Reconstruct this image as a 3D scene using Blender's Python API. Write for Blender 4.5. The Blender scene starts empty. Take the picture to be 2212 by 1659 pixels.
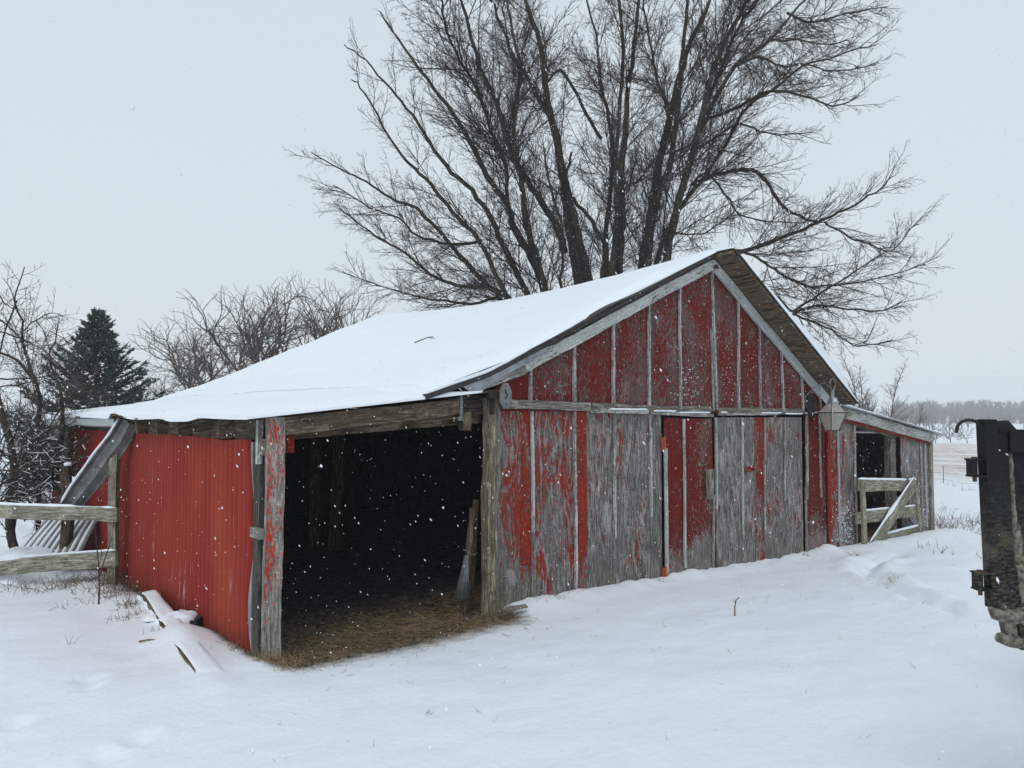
import bpy, math, random
import numpy as np
from mathutils import Vector, Matrix, noise as mnoise
sc = bpy.context.scene
COL = sc.collection
rng = random.Random(7)
R = math.radians

# ------------------------------------------------------------------ camera geometry (measured on the gable wall, x along it, y into the barn)
F = 1690.0; CX = 1106.0; CY = 829.5
PITCH = R(2.3888); AZ = R(40.067)
FH = np.array([math.sin(AZ), math.cos(AZ), 0.0]); RV = np.array([math.cos(AZ), -math.sin(AZ), 0.0])
FW = FH*math.cos(PITCH) + np.array([0, 0, 1.0])*math.sin(PITCH)
UPV = -FH*math.sin(PITCH) + np.array([0, 0, 1.0])*math.cos(PITCH)
def ray(px, py): return FW*F + RV*(px-CX) + UPV*(CY-py)
_d = ray(1060, 1318); CAM = _d*(2.0/_d[2])
def at(px, py, d):            # sight line point at depth d, used to lay out far trees and limbs
    return CAM + ray(px, py)/F*d
def on(px, py, ax, v):
    q = ray(px, py); i = 'xyz'.index(ax); return CAM + q*((v-CAM[i])/q[i])

def lerp(a, b, t): return a+(b-a)*t
def smooth(a, b, x):
    t = min(1.0, max(0.0, (x-a)/(b-a))); return t*t*(3-2*t)
def vn(x, y, z=0.0): return mnoise.noise(Vector((x, y, z)))
def interp(xs, ys, x):
    return float(np.interp(x, xs, ys))

# ------------------------------------------------------------------ object helpers
class MB:
    def __init__(s): s.v = []; s.f = []; s.uv = []; s.wt = []
    def add(s, vs, fs, uvs=None, wear=0.5, tone=0.5):
        b = len(s.v); s.v += [tuple(map(float, p)) for p in vs]
        for k, f in enumerate(fs):
            s.f.append(tuple(b+i for i in f))
            if uvs is None:
                s.uv += [(vs[i][2], vs[i][0]+vs[i][1]) for i in f]
            else: s.uv += list(uvs[k])
            s.wt += [(wear, tone)]*len(f)
        return s
    def box(s, x0, x1, y0, y1, z0, z1, wear=.5, tone=.5, axis='z'):
        vs = [(x, y, z) for z in (z0, z1) for y in (y0, y1) for x in (x0, x1)]
        fs = [(0,2,3,1),(4,5,7,6),(0,1,5,4),(2,6,7,3),(0,4,6,2),(1,3,7,5)]
        o = rng.uniform(0, 30)
        def uvf(i):
            p = vs[i]
            if axis == 'z': return (p[2]+o, p[0]+p[1]*1.0+o)
            if axis == 'x': return (p[0]+o, p[2]+p[1]+o)
            return (p[1]+o, p[2]+p[0]+o)
        return s.add(vs, fs, [[uvf(i) for i in f] for f in fs], wear, tone)
    def plank(s, p0, p1, w, t, wdir, wear=.5, tone=.5, n=None, wob=.004, taper=1.0, w1=None):
        """rectangular board from p0 to p1, width w along wdir, thickness t, slightly wobbly edges"""
        p0 = Vector(p0); p1 = Vector(p1); L = (p1-p0).length; ax = (p1-p0).normalized()
        wd = Vector(wdir); wd = (wd-ax*wd.dot(ax)).normalized(); td = ax.cross(wd)
        n = n or max(2, int(L/0.12)); o = rng.uniform(0, 40); vs = []
        w1 = w if w1 is None else w1
        for i in range(n+1):
            k = i/n; c = p0.lerp(p1, k); c = c + wd*vn(o, k*L*1.3)*wob*2 + td*vn(o+9, k*L*1.1)*wob
            ww = lerp(w, w1, k)
            for (a, b) in ((-1,-1),(1,-1),(1,1),(-1,1)):
                j = vn(o+a*3.1+b, k*L*5)*wob
                vs.append(tuple(c + wd*(a*ww/2 + j) + td*(b*t/2)))
        fs = []; uvs = []
        for i in range(n):
            for k in range(4):
                a = i*4+k; b = i*4+(k+1) % 4
                fs.append((a, b, b+4, a+4))
                u0 = i/n*L+o; u1 = (i+1)/n*L+o; q = [0, w, w+t, 2*w+t, 2*w+2*t]
                uvs.append([(u0, q[k]+o), (u0, q[k+1]+o), (u1, q[k+1]+o), (u1, q[k]+o)])
        fs.append((3,2,1,0)); uvs.append([(o, o)]*4)
        e = n*4; fs.append((e, e+1, e+2, e+3)); uvs.append([(o, o)]*4)
        return s.add(vs, fs, uvs, wear, tone)
    def prism(s, poly, y0, y1, wear=.5, tone=.5):
        """polygon in x,z extruded along y; grain runs up z"""
        n = len(poly); o = rng.uniform(0, 30)
        vs = [(x, y0, z) for x, z in poly]+[(x, y1, z) for x, z in poly]
        fs = [tuple(range(n)), tuple(range(2*n-1, n-1, -1))]+[(i, i+n, (i+1) % n+n, (i+1) % n) for i in range(n)]
        return s.add(vs, fs, [[(vs[i][2]+o, vs[i][0]+vs[i][1]+o) for i in f] for f in fs], wear, tone)
    def tube(s, pts, rad, sides=6, cap=True, wear=.5, tone=.5):
        pts = [Vector(p) for p in pts]; n = len(pts)
        if not hasattr(rad, '__len__'): rad = [rad]*n
        vs = []; T = (pts[1]-pts[0]).normalized(); a = T.orthogonal().normalized()
        for i in range(n):
            T = (pts[min(n-1, i+1)]-pts[max(0, i-1)]).normalized()
            a = (a-T*a.dot(T)).normalized(); b = T.cross(a)
            for k in range(sides):
                q = 2*math.pi*k/sides; vs.append(tuple(pts[i]+(a*math.cos(q)+b*math.sin(q))*rad[i]))
        fs = [(i*sides+k, i*sides+(k+1) % sides, (i+1)*sides+(k+1) % sides, (i+1)*sides+k) for i in range(n-1) for k in range(sides)]
        if cap: fs += [tuple(range(sides-1, -1, -1)), tuple(range((n-1)*sides, n*sides))]
        return s.add(vs, fs, None, wear, tone)
    def build(s, name, mat, parent=None, smooth_=False):
        me = bpy.data.meshes.new(name); me.from_pydata(s.v, [], s.f)
        ul = me.uv_layers.new(name='UVMap'); ul.data.foreach_set('uv', np.array(s.uv, dtype=np.float32).ravel())
        wl = me.uv_layers.new(name='WT'); wl.data.foreach_set('uv', np.array(s.wt, dtype=np.float32).ravel())
        if smooth_: me.polygons.foreach_set('use_smooth', [True]*len(me.polygons))
        me.materials.append(mat); me.update()
        ob = bpy.data.objects.new(name, me); COL.objects.link(ob)
        if parent: ob.parent = parent; ob.matrix_parent_inverse = Matrix.Translation(-Vector(world_loc(parent)))
        return ob
def world_loc(o):
    l = Vector((0, 0, 0))
    while o is not None and o.type == 'EMPTY': l += o.location; o = o.parent
    return l
def raw(name, V, Fc, mat, parent=None, smooth_=False, attr=None):
    """fast mesh from numpy arrays, all faces of the same size"""
    V = np.asarray(V, dtype=np.float32); Fc = np.asarray(Fc, dtype=np.int32)
    me = bpy.data.meshes.new(name); nf, k = Fc.shape
    me.vertices.add(len(V)); me.vertices.foreach_set('co', V.ravel())
    me.loops.add(nf*k); me.loops.foreach_set('vertex_index', Fc.ravel())
    me.polygons.add(nf); me.polygons.foreach_set('loop_start', np.arange(nf, dtype=np.int32)*k)
    me.polygons.foreach_set('loop_total', np.full(nf, k, dtype=np.int32))
    if smooth_: me.polygons.foreach_set('use_smooth', np.ones(nf, dtype=bool))
    me.update(calc_edges=True); me.validate()
    if attr:
        for nm, arr in attr.items():
            at_ = me.attributes.new(nm, 'FLOAT', 'POINT'); at_.data.foreach_set('value', np.asarray(arr, dtype=np.float32))
    me.materials.append(mat); ob = bpy.data.objects.new(name, me); COL.objects.link(ob)
    if parent: ob.parent = parent; ob.matrix_parent_inverse = Matrix.Translation(-Vector(world_loc(parent)))
    return ob
def tag(o, label=None, cat=None, group=None, kind=None):
    if label: o['label'] = label
    if cat: o['category'] = cat
    if group: o['group'] = group
    if kind: o['kind'] = kind
    return o
def thing(name, label, cat, loc=(0, 0, 0), group=None):
    o = bpy.data.objects.new(name, None); COL.objects.link(o); o.location = loc; o.empty_display_size = .3
    return tag(o, label, cat, group)

# ------------------------------------------------------------------ materials
class NT:
    def __init__(s, name):
        s.m = bpy.data.materials.new(name); s.m.use_nodes = True; s.t = s.m.node_tree; s.t.nodes.clear()
        s.out = s.t.nodes.new('ShaderNodeOutputMaterial'); s.b = s.t.nodes.new('ShaderNodeBsdfPrincipled')
        s.t.links.new(s.b.outputs[0], s.out.inputs[0])
    def n(s, typ, **kw):
        x = s.t.nodes.new(typ)
        for k, v in kw.items(): setattr(x, k, v)
        return x
    def L(s, a, b): s.t.links.new(a, b)
    def put(s, sock, v):
        if hasattr(v, 'is_linked'): s.L(v, sock)
        else: sock.default_value = v
    def math(s, op, a, b=0.0, clamp=False):
        x = s.n('ShaderNodeMath', operation=op, use_clamp=clamp); s.put(x.inputs[0], a); s.put(x.inputs[1], b); return x.outputs[0]
    def mapr(s, v, a, b, c=0.0, d=1.0, smooth_=True):
        x = s.n('ShaderNodeMapRange'); x.interpolation_type = 'SMOOTHSTEP' if smooth_ else 'LINEAR'
        s.put(x.inputs[0], v)
        for i, q in enumerate((a, b, c, d)): s.put(x.inputs[i+1], q)
        return x.outputs[0]
    def mix(s, f, a, b, mode='MIX'):
        x = s.n('ShaderNodeMix', data_type='RGBA', blend_type=mode); s.put(x.inputs[0], f)
        for sock, v in ((x.inputs[6], a), (x.inputs[7], b)):
            s.put(sock, v if hasattr(v, 'is_linked') else (*v, 1.0))
        return x.outputs[2]
    def vscale(s, vec, sx, sy, sz):
        x = s.n('ShaderNodeVectorMath', operation='MULTIPLY'); s.L(vec, x.inputs[0]); x.inputs[1].default_value = (sx, sy, sz); return x.outputs[0]
    def noise(s, vec, scale=1.0, detail=3.0, rough=.5, dist=0.0):
        x = s.n('ShaderNodeTexNoise'); s.L(vec, x.inputs['Vector']); x.inputs['Scale'].default_value = scale
        x.inputs['Detail'].default_value = detail; x.inputs['Roughness'].default_value = rough; x.inputs['Distortion'].default_value = dist
        return x.outputs[0]
    def bump(s, h, strength=.5, dist=.01, prev=None):
        x = s.n('ShaderNodeBump'); x.inputs['Strength'].default_value = strength; x.inputs['Distance'].default_value = dist
        s.L(h, x.inputs['Height'])
        if prev is not None: s.L(prev, x.inputs['Normal'])
        return x.outputs[0]
    def fin(s, col, rough=.8, normal=None, spec=.3):
        s.put(s.b.inputs['Base Color'], col if hasattr(col, 'is_linked') else (*col, 1.0)); s.put(s.b.inputs['Roughness'], rough)
        s.b.inputs['Specular IOR Level'].default_value = spec
        if normal is not None: s.L(normal, s.b.inputs['Normal'])
        return s.m
    def uv(s, nm='UVMap'):
        return s.n('ShaderNodeUVMap', uv_map=nm).outputs[0]
    def pos(s): return s.n('ShaderNodeNewGeometry').outputs['Position']

def painted_wood(name, bright, dark, woodA, woodB, basegrad=.32, rings=1.0, primer=(.45, .38, .37), pw=1.25, sw=.75):
    """boards whose paint has flaked off along the grain: UVMap.x runs along the board, WT.x = wear, WT.y = tone"""
    T = NT(name); uv = T.uv(); wt = T.n('ShaderNodeSeparateXYZ'); T.L(T.uv('WT'), wt.inputs[0]); wear, tone = wt.outputs[0], wt.outputs[1]
    fine = T.noise(T.vscale(uv, 4, 62, 1), 1, 4, .7)
    fine2 = T.noise(T.vscale(uv, 14, 60, 1), 1, 4, .65)
    fig = T.noise(T.vscale(uv, .8, 4.0, 1), 1, 2.0, .5, .6)
    ring = T.math('MULTIPLY', T.math('SINE', T.math('MULTIPLY', fig, 62.0)), .5)
    patch = T.noise(T.vscale(uv, 1.1, 2.6, 1), 1, 6, .62, .3)
    spots = T.noise(T.vscale(uv, 22, 42, 1), 1, 3, .6)
    knot = T.noise(T.vscale(uv, 3.2, 6.5, 1), 1, 1, .4)
    a = T.math('MULTIPLY', T.math('SUBTRACT', patch, .5), pw)
    b = T.math('MULTIPLY', ring, .17*rings)
    c = T.math('MULTIPLY', T.math('SUBTRACT', fine, .5), .95)
    d = T.math('MULTIPLY', T.math('SUBTRACT', spots, .5), sw)
    d2 = T.math('MULTIPLY', T.math('SUBTRACT', fine2, .5), .8)
    val = T.math('ADD', T.math('ADD', T.math('ADD', a, b), T.math('ADD', c, d)), T.math('ADD', d2, .5))
    kn = T.mapr(knot, .74, .77, 0, .5); val = T.math('ADD', val, kn)
    z = T.n('ShaderNodeSeparateXYZ'); T.L(T.pos(), z.inputs[0])
    zz = T.math('ADD', z.outputs[2], T.math('MULTIPLY', T.math('SUBTRACT', patch, .5), 1.4))
    w = T.math('ADD', wear, T.mapr(zz, .55, -.1, 0, basegrad))
    diff = T.math('SUBTRACT', val, w)
    fac = T.mapr(diff, -.04, .06)
    rim = T.math('MULTIPLY', T.mapr(diff, -.10, -.01), T.mapr(spots, .5, .62))
    wood = T.mix(T.mapr(fine, .36, .62), tuple(q*.75 for q in woodA), woodB)
    wood = T.mix(T.math('MULTIPLY', T.mapr(ring, -.2, .5), .8*rings), wood, tuple(q*.62 for q in woodA))
    wood = T.mix(T.mapr(fine2, .56, .8, 0, .7), wood, tuple(min(1, q*1.7) for q in woodB))
    wood = T.mix(T.mapr(patch, .36, .60, .75, 0), wood, tuple(q*.45 for q in woodB))
    wood = T.mix(T.mapr(T.noise(T.vscale(uv, 2.4, 5, 1), 1, 5, .65, .8), .52, .66, 0, .55), wood, tuple(min(1, q*1.35) for q in woodB))
    wood = T.mix(T.mapr(knot, .70, .78, 0, .8), wood, (.05, .035, .03))
    wood = T.mix(T.mapr(T.noise(T.vscale(uv, 2.2, 30, 1), 1, 4, .6), .55, .75, 0, .6), wood, (woodA[0]*.6, woodA[1]*.5, woodA[2]*.45))
    wood = T.mix(T.mapr(zz, .25, -.15, 0, .35), wood, (.17, .15, .11))
    wood = T.mix(rim, wood, primer)
    pc = T.mix(tone, bright, dark)
    pc = T.mix(T.mapr(patch, .35, .7, .35, 0), pc, tuple(q*.55 for q in dark))
    pc = T.mix(T.math('MULTIPLY', T.mapr(spots, .56, .74), .34), pc, tuple(min(1, (q*.5+p*.5)) for q, p in zip(primer, bright)))
    dk = T.noise(T.vscale(uv, 1.7, 75, 1), 1, 3, .65)
    col = T.mix(T.mapr(dk, .60, .72, 0, .55), T.mix(fac, wood, pc), (.03, .022, .02))
    gv = T.math('ADD', T.math('MULTIPLY', fine, .6), T.math('MULTIPLY', spots, .4)); gl = T.n('ShaderNodeCombineXYZ'); gm_ = T.mapr(gv, .36, .64, .62, 1.25)
    for q in range(3): T.L(gm_, gl.inputs[q])
    col = T.mix(1.0, col, gl.outputs[0], 'MULTIPLY')
    h = T.math('ADD', T.math('MULTIPLY', fine, .5), T.math('ADD', T.math('MULTIPLY', fac, .35), T.math('MULTIPLY', ring, .25*rings)))
    nb = T.bump(h, .7, .005)
    return T.fin(col, T.mapr(fac, 0, 1, .95, .8, False), nb, .10)
RED_B = (.29, .034, .018); RED_D = (.12, .012, .009)
GR_A = (.135, .12, .112); GR_B = (.315, .298, .292)
M = {}
M['red'] = painted_wood('peeling_red_paint', RED_B, RED_D, GR_A, GR_B)
M['gablered'] = painted_wood('mottled_dark_red_paint', (.24, .021, .014), (.125, .013, .011), (.115, .085, .078), (.25, .21, .20), .0, .25, (.36, .24, .23), .75, 1.2)
M['doorred'] = painted_wood('dull_dark_red_paint', (.23, .020, .013), (.12, .012, .010), (.15, .135, .13), (.32, .30, .30), .36, .2, (.38, .26, .25), .9, 1.1)
M['white'] = painted_wood('peeling_white_paint', (.54, .57, .55), (.36, .38, .365), (.22, .20, .18), (.38, .36, .33), .1, .4, (.5, .5, .48))
M['greywood'] = painted_wood('weathered_grey_wood', (.33, .03, .02), (.13, .01, .01), (.12, .108, .09), (.29, .27, .235), .1, .25)
M['gatewood'] = painted_wood('greenish_grey_wood', (.3, .3, .24), (.22, .23, .17), (.19, .18, .135), (.36, .35, .28), .0, .3, (.4, .4, .33))
M['brownwood'] = painted_wood('damp_brown_wood', (.20, .13, .07), (.10, .06, .035), (.075, .052, .035), (.20, .155, .11), 0, .7, (.3, .26, .2))
M['postred'] = painted_wood('cream_and_red_board', (.42, .04, .025), (.36, .035, .02), (.20, .19, .175), (.42, .40, .37), .9, .3, (.5, .47, .42))
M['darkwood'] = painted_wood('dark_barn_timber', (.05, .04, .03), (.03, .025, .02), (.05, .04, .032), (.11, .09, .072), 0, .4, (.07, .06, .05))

def snow_mat(name='snow', tint=(.81, .865, .925), fine=True):
    T = NT(name); p = T.pos()
    n1 = T.noise(p, 2.2, 5, .55); n2 = T.noise(p, 26, 4, .6); n3 = T.noise(p, 260, 2, .6)
    nb = T.bump(n1, .35, .05); nb = T.bump(n2, .30, .012, nb); nb = T.bump(n3, .35, .0025, nb)
    col = T.mix(T.mapr(n2, .35, .7), tint, tuple(min(1, q*1.05) for q in tint))
    return T.fin(col, .55, nb, .35)
M['snow'] = snow_mat()

def metal_mat(name, c1, c2, rough=.5, sc_=6.0, metallic=.0, rust=0.0):
    T = NT(name); p = T.pos(); n1 = T.noise(p, sc_, 5, .6); n2 = T.noise(p, sc_*9, 3, .6)
    col = T.mix(T.mapr(n1, .35, .68), c1, c2)
    if rust: col = T.mix(T.mapr(T.noise(p, sc_*1.7, 6, .65), .60-.15*rust, .66), col, (.10, .045, .02))
    T.b.inputs['Metallic'].default_value = metallic
    return T.fin(col, T.mapr(n2, .3, .7, rough-.12, rough+.15), T.bump(n2, .25, .002), .5)
M['galv'] = metal_mat('galvanised_metal', (.22, .235, .25), (.36, .38, .40), .45, 5, .6)
M['greymetal'] = metal_mat('dull_grey_metal', (.12, .125, .125), (.21, .215, .21), .55, 7, .2)
M['rust'] = metal_mat('rusty_metal', (.09, .05, .03), (.05, .035, .03), .7, 9, .2, .6)
M['gutterwhite'] = metal_mat('white_gutter_enamel', (.55, .60, .60), (.66, .70, .70), .4, 3, 0)
M['blackedge'] = metal_mat('tar_shingle', (.022, .022, .025), (.05, .048, .048), .8, 20)
M['black'] = metal_mat('soot_black', (.012, .012, .013), (.02, .02, .02), .8, 8)
M['hinge'] = metal_mat('orange_red_hinge_paint', (.45, .07, .02), (.30, .05, .02), .6, 30)

def redmetal():
    T = NT('red_corrugated_paint'); p = T.pos()
    s = T.n('ShaderNodeSeparateXYZ'); T.L(p, s.inputs[0])
    n1 = T.noise(T.vscale(p, 1, 1.2, .5), 1, 4, .6)
    st = T.noise(T.vscale(p, 1, 26, 1.6), 1, 5, .65)
    st2 = T.noise(T.vscale(p, 1, 70, 6), 1, 4, .7)
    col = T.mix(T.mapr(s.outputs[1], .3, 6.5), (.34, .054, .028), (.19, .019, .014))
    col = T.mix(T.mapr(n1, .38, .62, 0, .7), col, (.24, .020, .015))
    sheet = T.math('SNAP', s.outputs[1], .62)
    sn = T.n('ShaderNodeTexWhiteNoise', noise_dimensions='1D'); T.L(sheet, sn.inputs['W'])
    col = T.mix(T.math('MULTIPLY', sn.outputs[0], .22), col, (.20, .018, .014))
    m = T.math('MULTIPLY', T.mapr(st, .56, .68), T.mapr(st2, .48, .60))
    m = T.math('MULTIPLY', m, T.mapr(T.noise(T.vscale(p, 1, .9, .9), 1, 2, .5), .42, .62))
    col = T.mix(m, col, (.48, .36, .36))
    col = T.mix(T.mapr(T.noise(T.vscale(p, 1, 5, 2), 1, 4, .7), .68, .8, 0, .6), col, (.06, .02, .015))
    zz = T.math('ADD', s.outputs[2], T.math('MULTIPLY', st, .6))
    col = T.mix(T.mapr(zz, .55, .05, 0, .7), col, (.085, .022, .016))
    return T.fin(col, .6, T.bump(st2, .2, .002), .15)
M['redmetal'] = redmetal()

def bark_mat(name, a, b, moss=None):
    T = NT(name); p = T.pos(); n = T.noise(T.vscale(p, 14, 14, 3), 1, 4, .6); n2 = T.noise(p, 1.5, 3, .5)
    col = T.mix(T.mapr(n, .35, .65), a, b)
    if moss: col = T.mix(T.mapr(n2, .45, .65, 0, .6), col, moss)
    return T.fin(col, .95, T.bump(n, .6, .01), .05)
M['bark'] = bark_mat('dark_mossy_bark', (.028, .024, .022), (.075, .065, .055), (.05, .055, .025))
M['twig'] = bark_mat('dark_twigs', (.030, .024, .024), (.055, .045, .045))
M['barkgrey'] = bark_mat('grey_brown_bark', (.065, .055, .05), (.15, .13, .12))
M['barkred'] = bark_mat('reddish_twigs', (.07, .04, .04), (.12, .08, .075))
M['sprucebark'] = bark_mat('spruce_bark', (.03, .022, .018), (.06, .045, .035))
M['straw'] = bark_mat('dry_straw', (.24, .17, .085), (.44, .34, .19))
M['deadweed'] = bark_mat('dead_weed_stems', (.11, .075, .05), (.22, .16, .10))
def needles():
    T = NT('spruce_needles'); p = T.pos(); n = T.noise(p, 1.6, 4, .6); n2 = T.noise(p, 14, 3, .6)
    col = T.mix(T.mapr(n, .35, .65), (.024, .045, .036), (.05, .078, .060)); col = T.mix(T.mapr(n2, .5, .75, 0, .6), col, (.07, .10, .085))
    return T.fin(col, .8, None, .08)
M['needles'] = needles()
# ------------------------------------------------------------------ world, sun, haze, camera
w = bpy.data.worlds.new('World'); sc.world = w; w.use_nodes = True; nt = w.node_tree; nt.nodes.clear()
wo = nt.nodes.new('ShaderNodeOutputWorld'); bg = nt.nodes.new('ShaderNodeBackground'); sky = nt.nodes.new('ShaderNodeTexSky')
sky.sky_type = 'NISHITA'; sky.sun_disc = False; SUN_EL = R(48); SUN_ROT = R(238)
sky.sun_elevation = SUN_EL; sky.sun_rotation = SUN_ROT; sky.dust_density = 6; sky.air_density = 1
mx = nt.nodes.new('ShaderNodeMix'); mx.data_type = 'RGBA'; mx.inputs[0].default_value = .93
nt.links.new(sky.outputs[0], mx.inputs[6])
# even snow-cloud cover over that sky, a touch paler low down
tc = nt.nodes.new('ShaderNodeTexCoord'); sp = nt.nodes.new('ShaderNodeSeparateXYZ'); nt.links.new(tc.outputs['Generated'], sp.inputs[0])
cr = nt.nodes.new('ShaderNodeValToRGB'); nt.links.new(sp.outputs[2], cr.inputs[0])
S = 1/.12
cr.color_ramp.elements[0].position = 0.0; cr.color_ramp.elements[0].color = (.715*S, .782*S, .83*S, 1)
cr.color_ramp.elements[1].position = .6; cr.color_ramp.elements[1].color = (.66*S, .735*S, .79*S, 1)
nt.links.new(cr.outputs[0], mx.inputs[7]); nt.links.new(mx.outputs[2], bg.inputs[0]); bg.inputs[1].default_value = .12
nt.links.new(bg.outputs[0], wo.inputs[0])
sl = bpy.data.lights.new('sun', 'SUN'); sl.energy = .8; sl.angle = R(28); sl.color = (1, .98, .96)
so = bpy.data.objects.new('sun', sl); COL.objects.link(so)
sd = Vector((math.sin(SUN_ROT)*math.cos(SUN_EL), math.cos(SUN_ROT)*math.cos(SUN_EL), math.sin(SUN_EL)))
so.rotation_euler = sd.to_track_quat('Z', 'Y').to_euler()
cd = bpy.data.cameras.new('camera'); cd.lens = 36*F/2212; cd.sensor_width = 36; cd.clip_start = .05; cd.clip_end = 5000
co = bpy.data.objects.new('camera', cd); COL.objects.link(co)
co.matrix_world = Matrix([[RV[i], UPV[i], -FW[i], CAM[i]] for i in range(3)]+[[0, 0, 0, 1]])
sc.camera = co
sc.view_settings.view_transform = 'Standard'; sc.view_settings.look = 'None'; sc.view_settings.exposure = .05; sc.view_settings.gamma = 1
sc.cycles.use_denoising = True; sc.cycles.denoising_prefilter = 'ACCURATE'; sc.cycles.denoising_input_passes = 'RGB_ALBEDO_NORMAL'
sc.cycles.max_bounces = 8; sc.cycles.diffuse_bounces = 4; sc.cycles.volume_bounces = 2

HAZE = 900.0
me_h = MB(); me_h.box(-HAZE-8, HAZE+8, -HAZE-8, HAZE+8, -9, 26)
hm = bpy.data.materials.new('snowy_air'); hm.use_nodes = True; hm.node_tree.nodes.clear()
ho = hm.node_tree.nodes.new('ShaderNodeOutputMaterial'); hv = hm.node_tree.nodes.new('ShaderNodeVolumePrincipled')
hv.inputs['Color'].default_value = (.93, .95, .97, 1); hv.inputs['Density'].default_value = .0011; hv.inputs['Anisotropy'].default_value = .1
hm.node_tree.links.new(hv.outputs[0], ho.inputs['Volume'])
tag(me_h.build('haze', hm), 'pale snowy air that greys the far woods', 'haze', kind='stuff')

# ------------------------------------------------------------------ terrain
def seg_dist(px, py, a, b):
    ax, ay = a; bx, by = b; dx, dy = bx-ax, by-ay; t = ((px-ax)*dx+(py-ay)*dy)/(dx*dx+dy*dy); t = min(1, max(0, t))
    return math.hypot(px-ax-t*dx, py-ay-t*dy), t
TRK = [(7.6, -.9), (6.2, -1.0), (5.4, -1.3), (4.6, -2.1), (3.9, -3.0), (3.3, -4.0), (3.0, -5.2), (2.8, -7)]
def g(x, y):
    z = -.018*min(12, max(0, x)) - .022*min(9, max(0, y))*smooth(-1.5, -2.6, x) + .02*smooth(0, -5, y)
    rr = math.hypot(x-3, y-3)
    if rr > 18:
        z += interp([18, 60, 230, 300, 420, 2000], [0, -1.0, -5.0, -4.2, -1.6, -1.6], rr)
        z += vn(x*.02, y*.02)*min(1.0, (rr-18)/60)*.5
    inside = (-2.3 < x < 10.8) and y > .06
    if not inside and rr < 60:
        k = 1-smooth(30, 60, rr)
        z += (vn(x*.35, y*.35, 3)*.055 + vn(x*1.1, y*1.6, 8)*.022 + vn(x*3, y*4.4, 2)*.011)*k
        # drift against the corrugated wall and at the gable foot
        z += .07*math.exp(-((x+2.75)/.3)**2)*smooth(.1, .9, y)*(1+vn(y*1.5, 2)*.9)
        if 0 < x < 7: z += .05*math.exp(-((y+.1)/.22)**2)*(1+1.2*vn(x*1.4, 5)+.8*vn(x*6, 2))*smooth(0, .6, x)
        if 7 <= x < 11: z += .06*math.exp(-((y+.35)/.3)**2)*(1+vn(x*2.2, 7))
        # shallow drift bank, foreground
        if -1 < x < 8 and -7 < y < 0:
            d = min(seg_dist(x, y, a, b)[0] for a, b in zip(TRK[:-1], TRK[1:]))
            if d < 1.6: z += (-.14*math.exp(-(d/.12)**2)*(1+.7*vn(x*4, y*4)) + .05*math.exp(-((d-.27)/.11)**2)*(1+vn(x*3, y*3, 5)))*smooth(7.8, 6.0, x) - .022*math.exp(-((d-1.25)/.10)**2)
        # footprint hollows near the bottom left
        for (hx, hy) in HOLL:
            d = math.hypot(x-hx, y-hy)
            if d < .5: z += -.045*math.exp(-(d/.075)**2)+.012*math.exp(-((d-.16)/.07)**2)
    d, t = seg_dist(x, y, BRD[0], BRD[1])
    if d < .6: z += .055*math.exp(-(d/.13)**2)*(1-.5*t)
    # swept doorway
    dd = smooth(-.75, 0, y)*smooth(-2.6, -2.2, x)*smooth(.25, -.1, x)
    z -= .05*dd
    return z
BRD = [tuple(on(px, py, 'z', .03)[:2]) for px, py in ((330, 1290), (472, 1480))]
HOLL = [tuple(on(px, py, 'z', 0)[:2]) for px, py in ((195, 1462), (192, 1480), (225, 1638), (30, 1560), (300, 1600))]
def axis_lines(segs):
    out = []
    for a, b, st in segs:
        n = max(1, int(round((b-a)/st))); out += [a+(b-a)*i/n for i in range(n)]
    return np.array(out+[segs[-1][1]])
def grow_lines(start, end, st, k):
    out = [start]; s = st
    while abs(out[-1]) < abs(end): out.append(out[-1]+math.copysign(s, end)); s *= k
    out[-1] = end; return out[1:]
xs = np.array(sorted(grow_lines(-6, -HAZE, .15, 1.13))+list(axis_lines([(-6, 8, .07), (8, 13, .12)]))+grow_lines(13, HAZE, .2, 1.09))
ys = np.array(sorted(grow_lines(-6.2, -HAZE, .2, 1.16))+list(axis_lines([(-6.2, 2, .06), (2, 9, .12)]))+grow_lines(9, HAZE, .25, 1.09))
nx, ny = len(xs), len(ys)
V = np.zeros((nx*ny, 3)); D = np.zeros(nx*ny)
for j in range(ny):
    for i in range(nx):
        x, y = float(xs[i]), float(ys[j]); k = j*nx+i
        V[k] = (x, y, g(x, y))
        # how bare the ground is: swept by the open doorway, fully bare under the roofs
        inx = smooth(-2.75, -2.3, x)*smooth(.55, -.05, x+max(0, y)*.6)
        a = inx*smooth(-1.25+.15*vn(x*2.5, y*3), .15, y)
        if -2.3 < x < 10.8 and .08 < y < 9.1: a = 1.0
        if 7.8 < x < 9.7: a = max(a, .4*smooth(-.35, .05, y)*smooth(3, 0, y))
        D[k] = a
ii, jj = np.meshgrid(np.arange(nx-1), np.arange(ny-1)); a = (jj*nx+ii).ravel()
FQ = np.stack([a, a+1, a+nx+1, a+nx], 1)
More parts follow.
